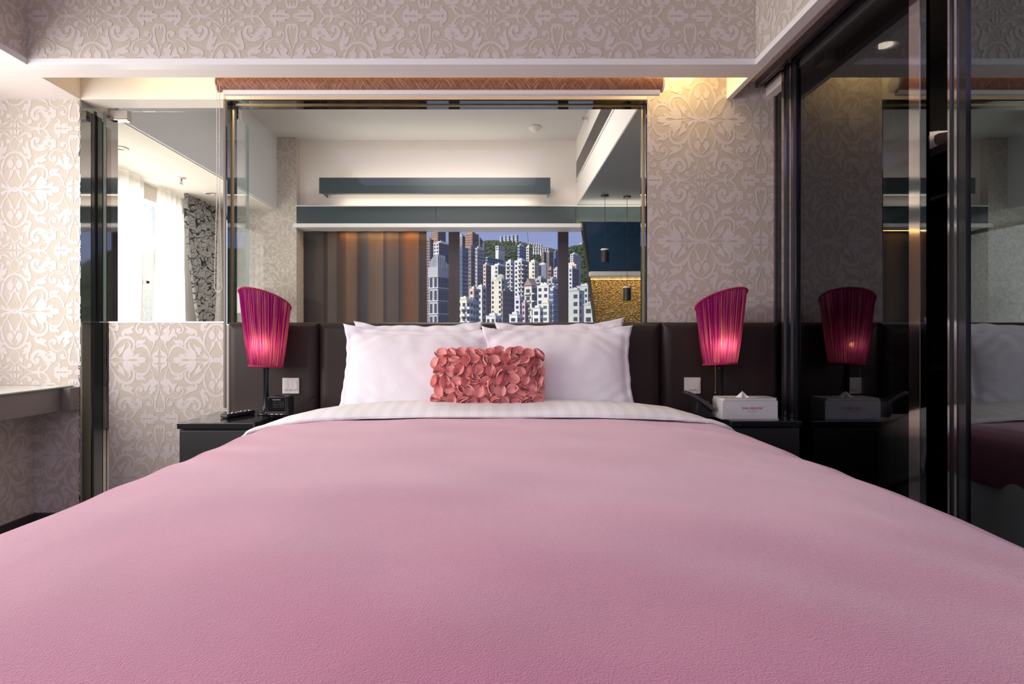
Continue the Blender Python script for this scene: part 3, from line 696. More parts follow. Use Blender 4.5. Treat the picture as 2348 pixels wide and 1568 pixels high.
# ------------------------------------------------------------------ coral petal cushion
cb = Vector((-.035, 2.555, .700))
cu = thing('petal_cushion', 'small coral cushion covered in folded felt petals, leaning on the pillows', 'cushion', cb)
cu.rotation_euler.x = R(-14)
W_, H_, T_ = .465, .245, .10
mb = MB()
def cq(u, v): return max(0, 1 - abs(u) ** 3) ** .6 * max(0, 1 - abs(v) ** 3) ** .6
for sg in (-1, 1):
    mb.grid(lambda a, b, sg=sg: ((a * 2 - 1) * W_ / 2, sg * T_ / 2 * cq(a * 2 - 1, b * 2 - 1) * 1.0, (b * 2 - 1) * H_ / 2 + H_ / 2 - .01), 20, 14)
mb.build('cover', M['felt'], cu, smooth=True, local=True)
def petal_mesh(k):
    mb = MB(); n = 8; r = .0295; random.seed(50 + k)
    bend = random.uniform(.10, .38); el = random.uniform(.9, 1.15)
    top = []; bot = []
    rows = 3
    V = []; Fc = []
    for j in range(rows + 1):
        q = j / rows
        for i in range(n + 1):
            a = pi * i / n
            x_ = r * el * cos(a) * (1 if j == rows else q * 1.0 + (1 - q) * 1.0) ; y_ = r * 1.0 * sin(a) * q
            z_ = bend * r * (q ** 2) * 1.2 + .1 * r * sin(3 * a) * q
            V.append((x_, y_, z_))
    nn = n + 1
    for j in range(rows):
        for i in range(n): Fc.append((j * nn + i, j * nn + i + 1, (j + 1) * nn + i + 1, (j + 1) * nn + i))
    mb.add(V, Fc)
    me = mb.mesh('petal', M['felt'] if k % 4 else M['felt2'])
    me.polygons.foreach_set('use_smooth', [True] * len(me.polygons)); return me
PM = [petal_mesh(k) for k in range(8)]
random.seed(11); cnt = 0
rows_ = 6; cols = 11
for j in range(rows_):
    for i in range(cols):
        u = (i + .5 * (j % 2) - .05 + random.uniform(-.22, .22)) / (cols - .6) * 2 - 1; v = (j + .5 + random.uniform(-.2, .2)) / rows_ * 2 - 1
        u = max(-.97, min(.97, u)); v = max(-.95, min(.97, v))
        p = Vector((u * W_ / 2, -T_ / 2 * cq(u, v) - .001, v * H_ / 2 + H_ / 2 - .01))
        eps = .02
        dn = Vector((-(cq(min(u + eps, 1), v) - cq(max(u - eps, -1), v)) / (2 * eps) * -1 * T_ / 2 / (W_ / 2), -1, -(cq(u, min(v + eps, 1)) - cq(u, max(v - eps, -1))) / (2 * eps) * -1 * T_ / 2 / (H_ / 2)))
        nrm = Vector((-dn.x, -1, -dn.z)); nrm.x = max(-1.2, min(1.2, nrm.x)); nrm.z = max(-1.2, min(1.2, nrm.z)); nrm.normalize()
        ang = random.uniform(0, pi)
        ref = Vector((cos(ang), 0, sin(ang))); ref = (ref - nrm * ref.dot(nrm)).normalized(); sid = nrm.cross(ref)
        tilts = [10, 40, 75, 118, 165] if (i + j) % 3 == 0 else [12, 34, 146, 168]
        for tl in tilts:
            tl = R(tl + random.uniform(-9, 9))
            yv = (sid * cos(tl) + nrm * sin(tl)).normalized(); zv = ref.cross(yv)
            if tl > pi / 2: zv = -zv; xv = -ref
            else: xv = ref
            mtx = Matrix((xv, yv, zv)).transposed().to_4x4(); mtx.translation = p + nrm * .003
            o = bpy.data.objects.new('petal', random.choice(PM)); C.objects.link(o); o.parent = cu; o.matrix_local = mtx
            s_ = random.uniform(.88, 1.12); o.scale = (s_, s_, s_); cnt += 1

# ------------------------------------------------------------------ nightstands
ZN = .61
def nightstand(label, x0, x1, y0):
    t = thing('nightstand', label, 'nightstand', ((x0 + x1) / 2, (y0 + 2.9) / 2, 0))
    MB().box(x0, x1, y0, 2.915, ZN - .028, ZN).build('top', M['black_lacquer'], t, bevel=.004)
    MB().box(x0 + .001, x1 - .001, y0 + .020, 2.91, .10, ZN - .032).build('body', M['charcoal_front'], t, bevel=.002)
    d = MB().box(x0 + .012, x1 - .012, y0 + .001, y0 + .019, .34, ZN - .036).build('drawer', M['charcoal_front'], t, bevel=.002)
    MB().box(x0 + .012, x1 - .012, y0 + .001, y0 + .019, .11, .334).build('drawer', M['charcoal_front'], t, bevel=.002)
    MB().box(x0 + .03, x1 - .03, y0 + .04, 2.88, 0, .10).build('plinth', M['black_lacquer'], t)
    return t
nightstand('black lacquer nightstand left of the bed carrying clock and remote', -1.420, -1.075, 2.535)
nightstand('black lacquer nightstand right of the bed carrying the tissue box', 1.075, 1.400, 2.597)

# ------------------------------------------------------------------ bedside lamps
def shade_mat():
    m = bpy.data.materials.new('magenta_pleated_silk'); m.use_nodes = True; t = m.node_tree; t.nodes.clear()
    N_ = t.nodes.new; o = N_('ShaderNodeOutputMaterial')
    co = N_('ShaderNodeTexCoord'); sp = N_('ShaderNodeSeparateXYZ'); at = N_('ShaderNodeMath'); at.operation = 'ARCTAN2'
    t.links.new(co.outputs['Object'], sp.inputs[0]); t.links.new(sp.outputs['X'], at.inputs[0]); t.links.new(sp.outputs['Y'], at.inputs[1])
    cb_ = N_('ShaderNodeCombineXYZ'); ms = N_('ShaderNodeMath'); ms.operation = 'MULTIPLY'; ms.inputs[1].default_value = 13.0
    t.links.new(at.outputs[0], ms.inputs[0]); t.links.new(ms.outputs[0], cb_.inputs[0])
    mz = N_('ShaderNodeMath'); mz.operation = 'MULTIPLY'; mz.inputs[1].default_value = 1.2; t.links.new(sp.outputs['Z'], mz.inputs[0]); t.links.new(mz.outputs[0], cb_.inputs[1])
    n = N_('ShaderNodeTexNoise'); n.inputs['Scale'].default_value = 2.6; n.inputs['Detail'].default_value = 3; t.links.new(cb_.outputs[0], n.inputs['Vector'])
    r = N_('ShaderNodeValToRGB'); r.color_ramp.elements[0].position = .50; r.color_ramp.elements[0].color = (0, 0, 0, 1); r.color_ramp.elements[1].position = .60; r.color_ramp.elements[1].color = (1, 1, 1, 1)
    t.links.new(n.outputs['Fac'], r.inputs[0])
    df = N_('ShaderNodeBsdfDiffuse'); tl = N_('ShaderNodeBsdfTranslucent'); tr = N_('ShaderNodeBsdfTransparent')
    df.inputs[0].default_value = (.20, .005, .10, 1)
    c2 = N_('ShaderNodeMixRGB'); c2.inputs[1].default_value = (.30, .008, .17, 1); c2.inputs[2].default_value = (.95, .36, .36, 1)
    t.links.new(r.outputs[0], c2.inputs[0]); t.links.new(c2.outputs[0], tl.inputs[0])
    tr.inputs[0].default_value = (.9, .45, .30, 1)
    m1 = N_('ShaderNodeMixShader'); m1.inputs[0].default_value = .5; t.links.new(df.outputs[0], m1.inputs[1]); t.links.new(tl.outputs[0], m1.inputs[2])
    ml = N_('ShaderNodeMath'); ml.operation = 'MULTIPLY'; ml.inputs[1].default_value = .10; t.links.new(r.outputs[0], ml.inputs[0])
    m2 = N_('ShaderNodeMixShader'); t.links.new(ml.outputs[0], m2.inputs[0]); t.links.new(m1.outputs[0], m2.inputs[1]); t.links.new(tr.outputs[0], m2.inputs[2])
    t.links.new(m2.outputs[0], o.inputs[0]); return m
M['shade'] = shade_mat()
M['braid'] = mat('crimson_braid', (.38, .015, .07), .7)
def lamp(label, x, y, side, base_only=False):
    """side = +1: rim highest to the front right, -1: front left"""
    t = thing('bedside_lamp', label, 'lamp', (x, y, ZN))
    MB().lathe([(.040, 0), (.040, .006), (.034, .012), (.020, .020), (.014, .045), (.0125, .09), (.0125, .22), (.016, .226), (.016, .234), (.010, .24), (.010, .30)], (x, y, ZN + .0005), 24).build('base', M['black_metal'], t, smooth=True)
    MB().lathe([(.013, 0), (.016, .01), (.016, .045), (.012, .05)], (x, y - .012, ZN + .262), 16).build('bulb_holder', M['brass'], t, smooth=True)
    MB().sphere((x, y - .02, ZN + .345), .019, 20, 12, (1, 1, 1.5)).build('bulb', M['bulb'], t, smooth=True)
    zb = .857 if side > 0 else .845; zc_ = 1.176; amp = .052; th0 = R(-61) if side > 0 else R(-119)
    rb_, rt = .076, .121
    nseg = 288
    def rim_z(th): return zc_ + amp * cos(th - th0)
    def bot_z(th): return zb + .006 * cos(th - th0)
    mb = MB(); random.seed(3 if side > 0 else 4); ph = [random.uniform(-.9, .9) for _ in range(60)]
    def fs(u, v):
        th = 2 * pi * u; z = bot_z(th) + (rim_z(th) - bot_z(th)) * v
        q = max(0, (z - zb) / (1.21 - zb)); r = rb_ + (rt - rb_) * q ** .85
        r += (.0021 * sin(th * 44 + 1.3 * noise.noise((cos(th) * 4, sin(th) * 4, side))) + .0012 * noise.noise((cos(th) * 20, sin(th) * 20, 2))) * (.6 + .4 * sin(pi * v))
        return (r * cos(th) + x, r * sin(th) + y, z)
    mb.grid(fs, nseg, 24); sh = mb.build('shade', M['shade'], t, smooth=True)
    for nm, zf, rad in (('top_braid', rim_z, None), ('bottom_braid', bot_z, None)):
        mb = MB(); nb = 84
        ring = []
        for k in range(nb):
            th = 2 * pi * k / nb; z = zf(th); q = (z - zb) / (1.21 - zb); r = rb_ + (rt - rb_) * max(0, q) ** .85 + .0015
            mb.sphere((x + r * cos(th), y + r * sin(th), z + (.002 if zf is bot_z else -.002)), .0052, 6, 5)
        mb.build(nm, M['braid'], t, smooth=True)
    MB().tube([(x - rb_ * .95, y, zb + .012), (x + rb_ * .95, y, zb + .012)], .0015, 6).tube([(x, y - rb_ * .95, zb + .012), (x, y + rb_ * .95, zb + .012)], .0015, 6).build('shade_carrier', M['brass'], t)
    l = light('lamp_bulb_light', 'POINT', (0, 0, 0), power=.66, col=(1.0, .76, .44), size=.012); l.parent = t; l.location = (0, -.043, .345)
    return t
tl_ = lamp('magenta pleated bedside lamp left of the bed, beside the clock', X(610, 2.80), 2.80, -1)
tr_ = lamp('magenta pleated bedside lamp right of the bed, behind the tissue box', X(1651, 2.805), 2.805, +1)
xq = X(1641, 2.76); mb = MB()
for k in range(34): mb.sphere((xq, 2.765, .862 - k * .0041), .0017, 6, 4)
mb.sphere((xq, 2.765, .862 - 34 * .0041), .0035, 8, 6)
stuff(mb.build('pull_chain', M['brass'], tr_, smooth=True))

# ------------------------------------------------------------------ tissue box
tb = thing('tissue_box', 'white leatherette tissue box with red lettering on the right nightstand', 'tissue box', (1.18, 2.70, ZN + .001))
x0, x1, y0, y1, z0, z1 = 1.049, 1.313, 2.637, 2.76, ZN + .001, ZN + .098
MB().box(x0 + .002, x1 - .002, y0 + .002, y1 - .002, z0 + .003, z1 - .010).build('body', M['box_leather'], tb, bevel=.003)
mb = MB()  # lid with oval slot
ns = 40; ov = [((x0 + x1) / 2 + .062 * cos(2 * pi * k / ns), (y0 + y1) / 2 + .022 * sin(2 * pi * k / ns)) for k in range(ns)]
out = []
for k in range(ns):
    a = 2 * pi * k / ns; ca, sa = cos(a), sin(a); hx, hy = (x1 - x0) / 2, (y1 - y0) / 2
    s_ = min(hx / abs(ca) if abs(ca) > 1e-6 else 9, hy / abs(sa) if abs(sa) > 1e-6 else 9); out.append(((x0 + x1) / 2 + s_ * ca, (y0 + y1) / 2 + s_ * sa))
V = [(a, b, z1) for a, b in ov] + [(a, b, z1) for a, b in out] + [(a, b, z1 - .010) for a, b in out] + [(a, b, z1 - .010) for a, b in ov]
Fc = []
for k in range(ns):
    j = (k + 1) % ns
    Fc += [(k, j, ns + j, ns + k), (ns + k, ns + j, 2 * ns + j, 2 * ns + k), (2 * ns + k, 2 * ns + j, 3 * ns + j, 3 * ns + k), (3 * ns + k, 3 * ns + j, j, k)]
mb.add(V, Fc).build('lid', M['box_leather'], tb)
MB().box(x0, x1, y0 - .0005, y1, z0, z0 + .003).build('foot_rim', M['box_leather'], tb)
mb = MB()
def ft(u, v):
    a = (u - .5) * 2; h = .034 * (1 - abs(a)) ** 1.1
    zz = z1 - .006 + h * v; yy = (y0 + y1) / 2 + .010 * sin(a * 7) * (1 - v) + .012 * (v - .5)
    return ((x0 + x1) / 2 - .008 + a * (.052 - .012 * v), yy, zz)
mb.grid(ft, 24, 10); mb.grid(lambda u, v: (ft(u, v)[0] + .006, ft(u, v)[1] + .010, ft(u, v)[2] - .004), 24, 10)
mb.build('tissue', M['tissue'], tb, smooth=True)
text('lettering', 'THE MERCER', .0155, M['red_print'], tb, ((x0 + x1) / 2 + .008, y0 + .0012, z0 + .046), spacing=1.08)
text('lettering', 'CENTRAL', .0068, M['red_print'], tb, ((x0 + x1) / 2 + .008, y0 + .0012, z0 + .036), spacing=1.7)
text('lettering', 'TM', .0035, M['red_print'], tb, ((x0 + x1) / 2 + .060, y0 + .0012, z0 + .0565))

# ------------------------------------------------------------------ telephone
ph = thing('telephone', 'dark grey telephone handset with copper keys behind the duvet edge', 'telephone', (1.0, 2.74, ZN + .001))
MB().prism([(.965, ZN + .001), (1.040, ZN + .001), (1.032, ZN + .02), (.985, ZN + .055), (.960, ZN + .085), (.950, ZN + .03)], 2.70, 2.80, 'y').build('cradle', M['black_plastic'], ph, bevel=.004)
mb = MB(); N = 20; V = []
for k in range(N + 1):
    f = k / N; x_ = .905 + f * .135; z_ = ZN + .128 - .085 * (f ** 1.35); th = .016
    V += [(x_, z_)]
poly = V + [(a - .010, b_ - .013) for a, b_ in V[::-1]]
mb.prism(poly, 2.675, 2.725, 'y').build('handset', M['phone_grey'], ph, bevel=.003)
for f in (.70, .93):
    x_ = .905 + f * .135; z_ = ZN + .128 - .085 * (f ** 1.35)
    MB().box(x_ - .012, x_ + .006, 2.682, 2.718, z_ - .002, z_ + .0035).build('key', M['copper'], ph, bevel=.001)

# ------------------------------------------------------------------ alarm clock
xa, xb_ = X(610, 2.70), X(659, 2.70)
ck = thing('alarm_clock', 'small black alarm clock with a rounded square face on the left nightstand', 'clock', ((xa + xb_) / 2, 2.75, ZN + .001))
MB().box(xa, xb_, 2.704, 2.80, ZN + .004, ZN + .100).build('body', M['black_plastic'], ck, bevel=.014, seg=4)
MB().box(xa + .006, xb_ - .006, 2.699, 2.706, ZN + .030, ZN + .094).build('display', M['lcd'], ck, bevel=.004)
MB().box(xa + .006, xb_ - .006, 2.700, 2.706, ZN + .012, ZN + .029).build('key_strip', M['black_plastic'], ck, bevel=.002)
for k in range(3):
    xx = xa + .028 + k * .022
    MB().box(xx - .006, xx + .006, 2.6985, 2.701, ZN + .0145, ZN + .0175).build('button', M['silver_print'], ck)
for k, (dx_, dy_) in enumerate(((.02, .02), (.08, .02))):
    MB().lathe([(.006, 0), (.006, .004)], (xa + dx_, 2.72, ZN + .0005), 12).build('foot', M['black_plastic'], ck)
MB().box(xa + .03, xb_ - .03, 2.73, 2.75, ZN + .0995, ZN + .1035).build('snooze_bar', M['black_metal'], ck, bevel=.001)
SEG = {'3': 'abgcd', '2': 'abged', '8': 'abcdefg'}
def digit(mb, ch, x_, z_, w__, h__):
    s = {'a': (0, h__, w__, h__), 'b': (w__, h__ / 2, w__, h__), 'c': (w__, 0, w__, h__ / 2), 'd': (0, 0, w__, 0), 'e': (0, 0, 0, h__ / 2), 'f': (0, h__ / 2, 0, h__), 'g': (0, h__ / 2, w__, h__ / 2)}
    for k in SEG[ch]:
        a, b, c, d = s[k]; q = .0011
        mb.box(x_ + min(a, c) - q, x_ + max(a, c) + q, 2.6984, 2.699, z_ + min(b, d) - q, z_ + max(b, d) + q)
mb = MB()
for k, chr_ in enumerate('328'): digit(mb, chr_, xa + .032 + k * .019, ZN + .050, .012, .024)
mb.build('digits', M['lcd_digit'], ck)
text('lettering', 'DreamTime', .0075, M['silver_print'], ck, ((xa + xb_) / 2, 2.6986, ZN + .083))
cb2 = MB().tube([(xb_ - .01, 2.80, ZN + .03), (xb_ + .03, 2.85, ZN + .04), (xb_ + .055, 2.88, ZN + .07), (xb_ + .062, 2.913, ZN + .075)], .0022, 8).build('power_cord', M['black_plastic'], ck, smooth=True)

# ------------------------------------------------------------------ remote control
rc = thing('remote_control', 'long black television remote control on the left nightstand', 'remote control', (-1.245, 2.755, ZN + .001))
rc.rotation_euler = (0, 0, R(-22))
MB().box(-.023, .023, -.088, .088, 0, .018).build('body', M['black_plastic'], rc, bevel=.006, local=True, seg=3)
MB().box(-.019, .019, -.08, .08, .0175, .019).build('face_plate', M['black_lacquer'], rc, local=True)
random.seed(5)
for j in range(11):
    for i in range(3):
        if j in (4, 8) and i == 1: continue
        mk = M['white_key'] if (i + j) % 2 else M['phone_grey']
        if j == 10 and i == 2: mk = M['green_key']
        if j == 9 and i == 0: mk = M['orange_key']
        if j == 5: mk = (M['red_key'], M['white_key'], M['blue_key'])[i]
        MB().box(-.0145 + i * .0115, -.0085 + i * .0115, -.066 + j * .0132, -.060 + j * .0132, .019, .0208).build('button', mk, rc, local=True)

# ------------------------------------------------------------------ switch plates on the headboard
def switch(label, x0, x1, z0, z1, n):
    t = thing('light_switch', label, 'switch', ((x0 + x1) / 2, 2.915, (z0 + z1) / 2))
    MB().box(x0, x1, 2.909, 2.9205, z0, z1).build('plate', M['plate'], t, bevel=.002)
    a, b = x0 + .008, x1 - .008; w_ = (b - a) / n
    for k in range(n):
        MB().box(a + k * w_ + .0006, a + (k + 1) * w_ - .0006, 2.906, 2.910, z0 + .016, z1 - .014).build('rocker', M['plate'], t, bevel=.001)
        mb = MB()
        for q in range(4): mb.box(a + k * w_ + w_ * (.22 + .15 * q), a + k * w_ + w_ * (.30 + .15 * q), 2.9056, 2.906, z0 + .0185, z0 + .0215 + .002 * (q % 2))
        mb.build('marking', M['grey_print'], t)
switch('white switch plate with three rockers on the headboard above the clock', X(649, 2.92), X(687, 2.92), Z(902, 2.92), Z(866, 2.92), 3)
switch('white switch plate with one wide rocker on the headboard above the telephone', X(1568, 2.92), X(1605, 2.92), Z(902, 2.92), Z(865, 2.92), 1)

# ------------------------------------------------------------------ the next room behind the glass
YF, YW = 5.69, 5.6
# left soffit, its end wall (papered), side wall with the curtained window
struct(MB().box(-2.176, -2.150, 3.25, YW, 2.244, ZC).build('wall_soffit_left', M['grey_soffit']))
struct(MB().box(-2.95, -2.176, 3.25, YW, 2.244, 2.30).box(-2.176, -2.170, 3.25, YW, 2.240, 2.262).build('trim_15', M['cream']))
we = struct(MB().box(-2.95, -1.957, YW, 6.05, 0, ZC).build('wall_far_left', M['paper']))
wallpaper(we, (-2.95, YW, 1.0), (1, 0, 0), (0, 0, 1), .993, ZC - 1.0, -2.07 + 2.95, 2.79 - 1.0 - .321)
wallpaper(we, (-1.957, YW, 1.0), (0, 1, 0), (0, 0, 1), .45, 1.1, .2, 2.79 - 1.0 - .321)
struct(MB().box(-2.95, -2.87, 3.25, 3.42, 0, ZC).box(-2.95, -2.87, 5.25, 5.6, 0, ZC).box(-2.95, -2.87, 3.42, 5.25, 0, .62).box(-2.95, -2.87, 3.42, 5.25, 2.12, ZC).build('wall_far_side', M['cream']))
wn = struct(MB().box(-2.94, -2.90, 3.42, 3.47, .62, 2.24).box(-2.94, -2.90, 5.2, 5.25, .62, 2.24).box(-2.94, -2.90, 4.62, 4.68, .62, 2.24).box(-2.94, -2.90, 3.42, 5.25, .62, .67).build('window_3', M['plate']))
MB().box(-2.925, -2.920, 3.47, 5.2, .67, 2.12).build('pane', M['glass'], wn)
MB().box(-2.90, -2.87, 4.68, 4.72, 1.42, 1.46).box(-2.88, -2.87, 4.66, 4.76, 1.43, 1.45).build('latch', M['plate'], wn)
# sheers and printed curtain
def sheer_mat():
    m = bpy.data.materials.new('sheer_voile'); m.use_nodes = True; t = m.node_tree; t.nodes.clear()
    o = t.nodes.new('ShaderNodeOutputMaterial'); a = t.nodes.new('ShaderNodeBsdfTranslucent'); d = t.nodes.new('ShaderNodeBsdfDiffuse'); tr = t.nodes.new('ShaderNodeBsdfTransparent')
    m1 = t.nodes.new('ShaderNodeMixShader'); m2 = t.nodes.new('ShaderNodeMixShader'); m1.inputs[0].default_value = .7; m2.inputs[0].default_value = .25
    a.inputs[0].default_value = (.95, .93, .90, 1); d.inputs[0].default_value = (.80, .76, .70, 1); tr.inputs[0].default_value = (1, 1, 1, 1)
    t.links.new(d.outputs[0], m1.inputs[1]); t.links.new(a.outputs[0], m1.inputs[2]); t.links.new(m1.outputs[0], m2.inputs[1]); t.links.new(tr.outputs[0], m2.inputs[2]); t.links.new(m2.outputs[0], o.inputs[0])
    co = t.nodes.new('ShaderNodeTexCoord'); mp = t.nodes.new('ShaderNodeMapping'); mp.inputs['Scale'].default_value = (1, 6, 160); n = t.nodes.new('ShaderNodeTexNoise'); n.inputs['Scale'].default_value = 1.0
    r = t.nodes.new('ShaderNodeValToRGB'); r.color_ramp.elements[0].color = (.70, .64, .55, 1); r.color_ramp.elements[1].color = (.95, .93, .90, 1)
    t.links.new(co.outputs['Object'], mp.inputs[0]); t.links.new(mp.outputs[0], n.inputs['Vector']); t.links.new(n.outputs['Fac'], r.inputs[0]); t.links.new(r.outputs[0], a.inputs[0])
    return m
M['sheer'] = sheer_mat()
def curtain(name, y0t, y1t, y0b, y1b, x, z0, z1, folds, amp, m, tie=None, nu=140, nv=50):
    mb = MB()
    def fn(u, v):
        zz = z1 + (z0 - z1) * v
        a, b = y0t + (y0b - y0t) * v, y1t + (y1b - y1t) * v
        if tie:
            zt, ya, yb = tie; k = min(1, max(0, (z1 - zz) / (z1 - zt))) if zz > zt else max(0, 1 - (zt - zz) / .25)
            k = k ** 1.8 if zz > zt else k
            a = a + (ya - a) * k; b = b + (yb - b) * k
        yy = a + (b - a) * u
        return (x + amp * sin(u * folds * 2 * pi + .6 * noise.noise((u * 5, v * 2, 1))) * (1 - .2 * v) + .01 * noise.noise((u * 9, v * 4, 2)), yy, zz)
    mb.grid(fn, nu, nv); return mb
Gs = 'sheer curtains of the next room'
o = curtain('c', 3.40, 4.52, 3.40, 4.44, -2.79, .25, 2.24, 9, .018, None).build('sheer_curtain', M['sheer'], smooth=True); tag(o, 'bright white sheer curtain filling the left part of the side window', 'curtain', Gs)
o = curtain('c', 4.70, 5.06, 4.58, 5.18, -2.79, .25, 2.24, 5, .014, None).build('sheer_curtain', M['sheer'], smooth=True); tag(o, 'narrow gathered sheer curtain beside the black printed curtain', 'curtain', Gs)
# printed flower-line curtain: voronoi petals drawn in black on light grey cloth
m, t, b = new_mat('line_flower_cloth'); b.inputs['Roughness'].default_value = .8
co = t.nodes.new('ShaderNodeTexCoord'); mp = t.nodes.new('ShaderNodeMapping'); mp.inputs['Scale'].default_value = (.2, 9, 6.5)
nz = t.nodes.new('ShaderNodeTexNoise'); nz.inputs['Scale'].default_value = 1.3; vm = t.nodes.new('ShaderNodeMixRGB'); vm.blend_type = 'ADD'; vm.inputs[0].default_value = .9
vo = t.nodes.new('ShaderNodeTexVoronoi'); vo.feature = 'DISTANCE_TO_EDGE'; vo.inputs['Scale'].default_value = 1.2
vo2 = t.nodes.new('ShaderNodeTexVoronoi'); vo2.feature = 'DISTANCE_TO_EDGE'; vo2.inputs['Scale'].default_value = 2.9
mn = t.nodes.new('ShaderNodeMath'); mn.operation = 'MINIMUM'; r = t.nodes.new('ShaderNodeValToRGB')
r.color_ramp.elements[0].position = .022; r.color_ramp.elements[0].color = (.004, .004, .006, 1); r.color_ramp.elements[1].position = .040; r.color_ramp.elements[1].color = (.42, .41, .40, 1)
t.links.new(co.outputs['Object'], mp.inputs[0]); t.links.new(mp.outputs[0], nz.inputs['Vector']); t.links.new(mp.outputs[0], vm.inputs[1]); t.links.new(nz.outputs['Color'], vm.inputs[2])
t.links.new(vm.outputs[0], vo.inputs['Vector']); t.links.new(vm.outputs[0], vo2.inputs['Vector']); t.links.new(vo.outputs['Distance'], mn.inputs[0]); t.links.new(vo2.outputs['Distance'], mn.inputs[1])
t.links.new(mn.outputs[0], r.inputs[0]); t.links.new(r.outputs[0], b.inputs['Base Color'])
M['flower'] = m
o = curtain('c', 4.96, 5.56, 4.96, 5.56, -2.715, .25, 2.243, 6, .022, None, tie=(1.06, 5.20, 5.50)).build('printed_curtain', m, smooth=True)
tag(o, 'grey curtain printed with black line flowers, tied back by the side window', 'curtain')

# far wall: white upper wall, teal fascia boxes with white ledge, added window, curtains, kitchenette
XFR = .80
struct(MB().box(-1.957, 2.7, YF, YF + .1, 2.262, ZC).build('wall_far', M['white']))
fc = thing('fascia_box', 'long slate teal fascia with a white ledge across the far wall of the next room', 'fascia', (-.2, 5.65, 2.1))
for a, b_ in ((X(681, 5.6), X(999.3, 5.6)), (X(1000.3, 5.6), X(1319.5, 5.6)), (X(1320.5, 5.6), 2.6)):
    MB().box(a, b_, 5.60, 5.625, 2.100, 2.268).build('panel', M['teal'], fc)
MB().box(-1.955, 2.6, 5.585, 5.70, 2.268, 2.276).build('top_ledge', M['trim'], fc)
MB().box(-1.985, 1.0, 5.575, 5.83, 2.060, 2.098).build('ledge', M['trim'], fc, bevel=.002)
MB().box(-1.955, 2.6, 5.63, 5.69, 2.10, 2.262).build('core', M['white'], fc)
# soffit on the right of the next room
XS = .807
struct(MB().box(XS, XS + .03, 3.115, YF, 2.295, ZC).build('wall_soffit_right', M['white']))
struct(MB().box(XS, 2.7, 3.116, YF, 2.280, 2.295).build('trim_16', M['gloss_soffit']))
av = thing('air_grille', 'long slatted air conditioning grille on the white soffit face', 'air grille', (XS - .006, 4.9, 2.62))
MB().box(XS - .008, XS - .0005, 3.3, 5.655, 2.53, 2.545).box(XS - .008, XS - .0005, 3.3, 5.655, 2.715, 2.73).box(XS - .008, XS - .0005, 5.64, 5.655, 2.53, 2.73).build('frame', M['trim'], av)
MB().box(XS - .002, XS - .0004, 3.3, 5.64, 2.545, 2.715).build('backing', M['wardrobe'], av)
sm = MB().box(-.0025, .0025, -1.17, 1.17, -.0022, .0022).mesh('slat', M['chrome'])
for k in range(16):
    s_ = bpy.data.objects.new('slat', sm); C.objects.link(s_); s_.parent = av; s_.location = Vector((XS - .0055, 4.47, 2.551 + k * .0106)) - av.location
def smoke(label, x, y, z):
    t = thing('smoke_detector', label, 'smoke detector', (x, y, z))
    MB().lathe([(.001, 0), (.055, 0), (.057, -.012), (.050, -.022), (.034, -.026), (.030, -.042), (.020, -.048), (.001, -.049)], (x, y, z), 28).build('housing', M['plate'], t, smooth=True)
    MB().lathe([(.026, -.030), (.031, -.031), (.031, -.036), (.026, -.037)], (x, y, z), 24, cap=False).build('vent_ring', M['grey_print'], t)
smoke('round white smoke detector on the next room ceiling', .367, 5.32, ZC)
def sprinkler(label, p, d, r):
    t = thing('sprinkler', label, 'sprinkler', p, 'fire sprinklers of the next room')
    q = Vector((0, 0, -1)).rotation_difference(Vector(d)); Mq = q.to_matrix()
    def bld(mb, nm, mt, sm_=True):
        mb.v = [tuple(Mq @ Vector(v)) for v in mb.v]; return mb.build(nm, mt, t, smooth=sm_, local=True)
    bld(MB().lathe([(.001, 0), (.034, 0), (.034, -.003), (.010, -.006), (.001, -.006)], n=24), 'escutcheon', M['plate'], False)
    bld(MB().lathe([(.010, -.006), (.009, -.02)], n=12), 'neck', M['chrome'])
    bld(MB().tube([(.008, 0, -.018), (.013, 0, -.032), (.003, 0, -.048)], .0022, 6).tube([(-.008, 0, -.018), (-.013, 0, -.032), (-.003, 0, -.048)], .0022, 6), 'arm', M['chrome'])
    bld(MB().lathe([(.0025, -.018), (.0025, -.047)], n=8), 'glass_bulb', M['red_key'])
    bld(MB().lathe([(.016, -.048), (.016, -.050)], n=16), 'deflector', M['bronze_mirror'], False)
sprinkler('chrome ceiling sprinkler hanging above the sheer curtains', (-2.484, 4.497, 2.2435), (0, 0, -1), 0)
sprinkler('sidewall sprinkler near the top of the white soffit face', (XS - .001, 4.94, 2.885), (-1, 0, 0), 0)
for i, (x_, y_) in enumerate(((-2.49, 3.775), (-2.50, 4.98))):
    t = thing('recessed_downlight', ['unlit recessed downlight nearest the chrome jamb in the cream soffit', 'unlit recessed downlight above the printed curtain'][i], 'downlight', (x_, y_, 2.243), 'unlit downlights in the cream soffit')
    MB().lathe([(.050, 0), (.050, -.004), (.034, -.006), (.030, .0), (.050, 0)], (x_, y_, 2.2437), 28, cap=False).build('ring', M['plate'], t, smooth=True)
    MB().lathe([(.031, -.0008), (.001, -.0008)], (x_, y_, 2.2437), 24, cap=False).build('lamp_face', M['brass'], t)
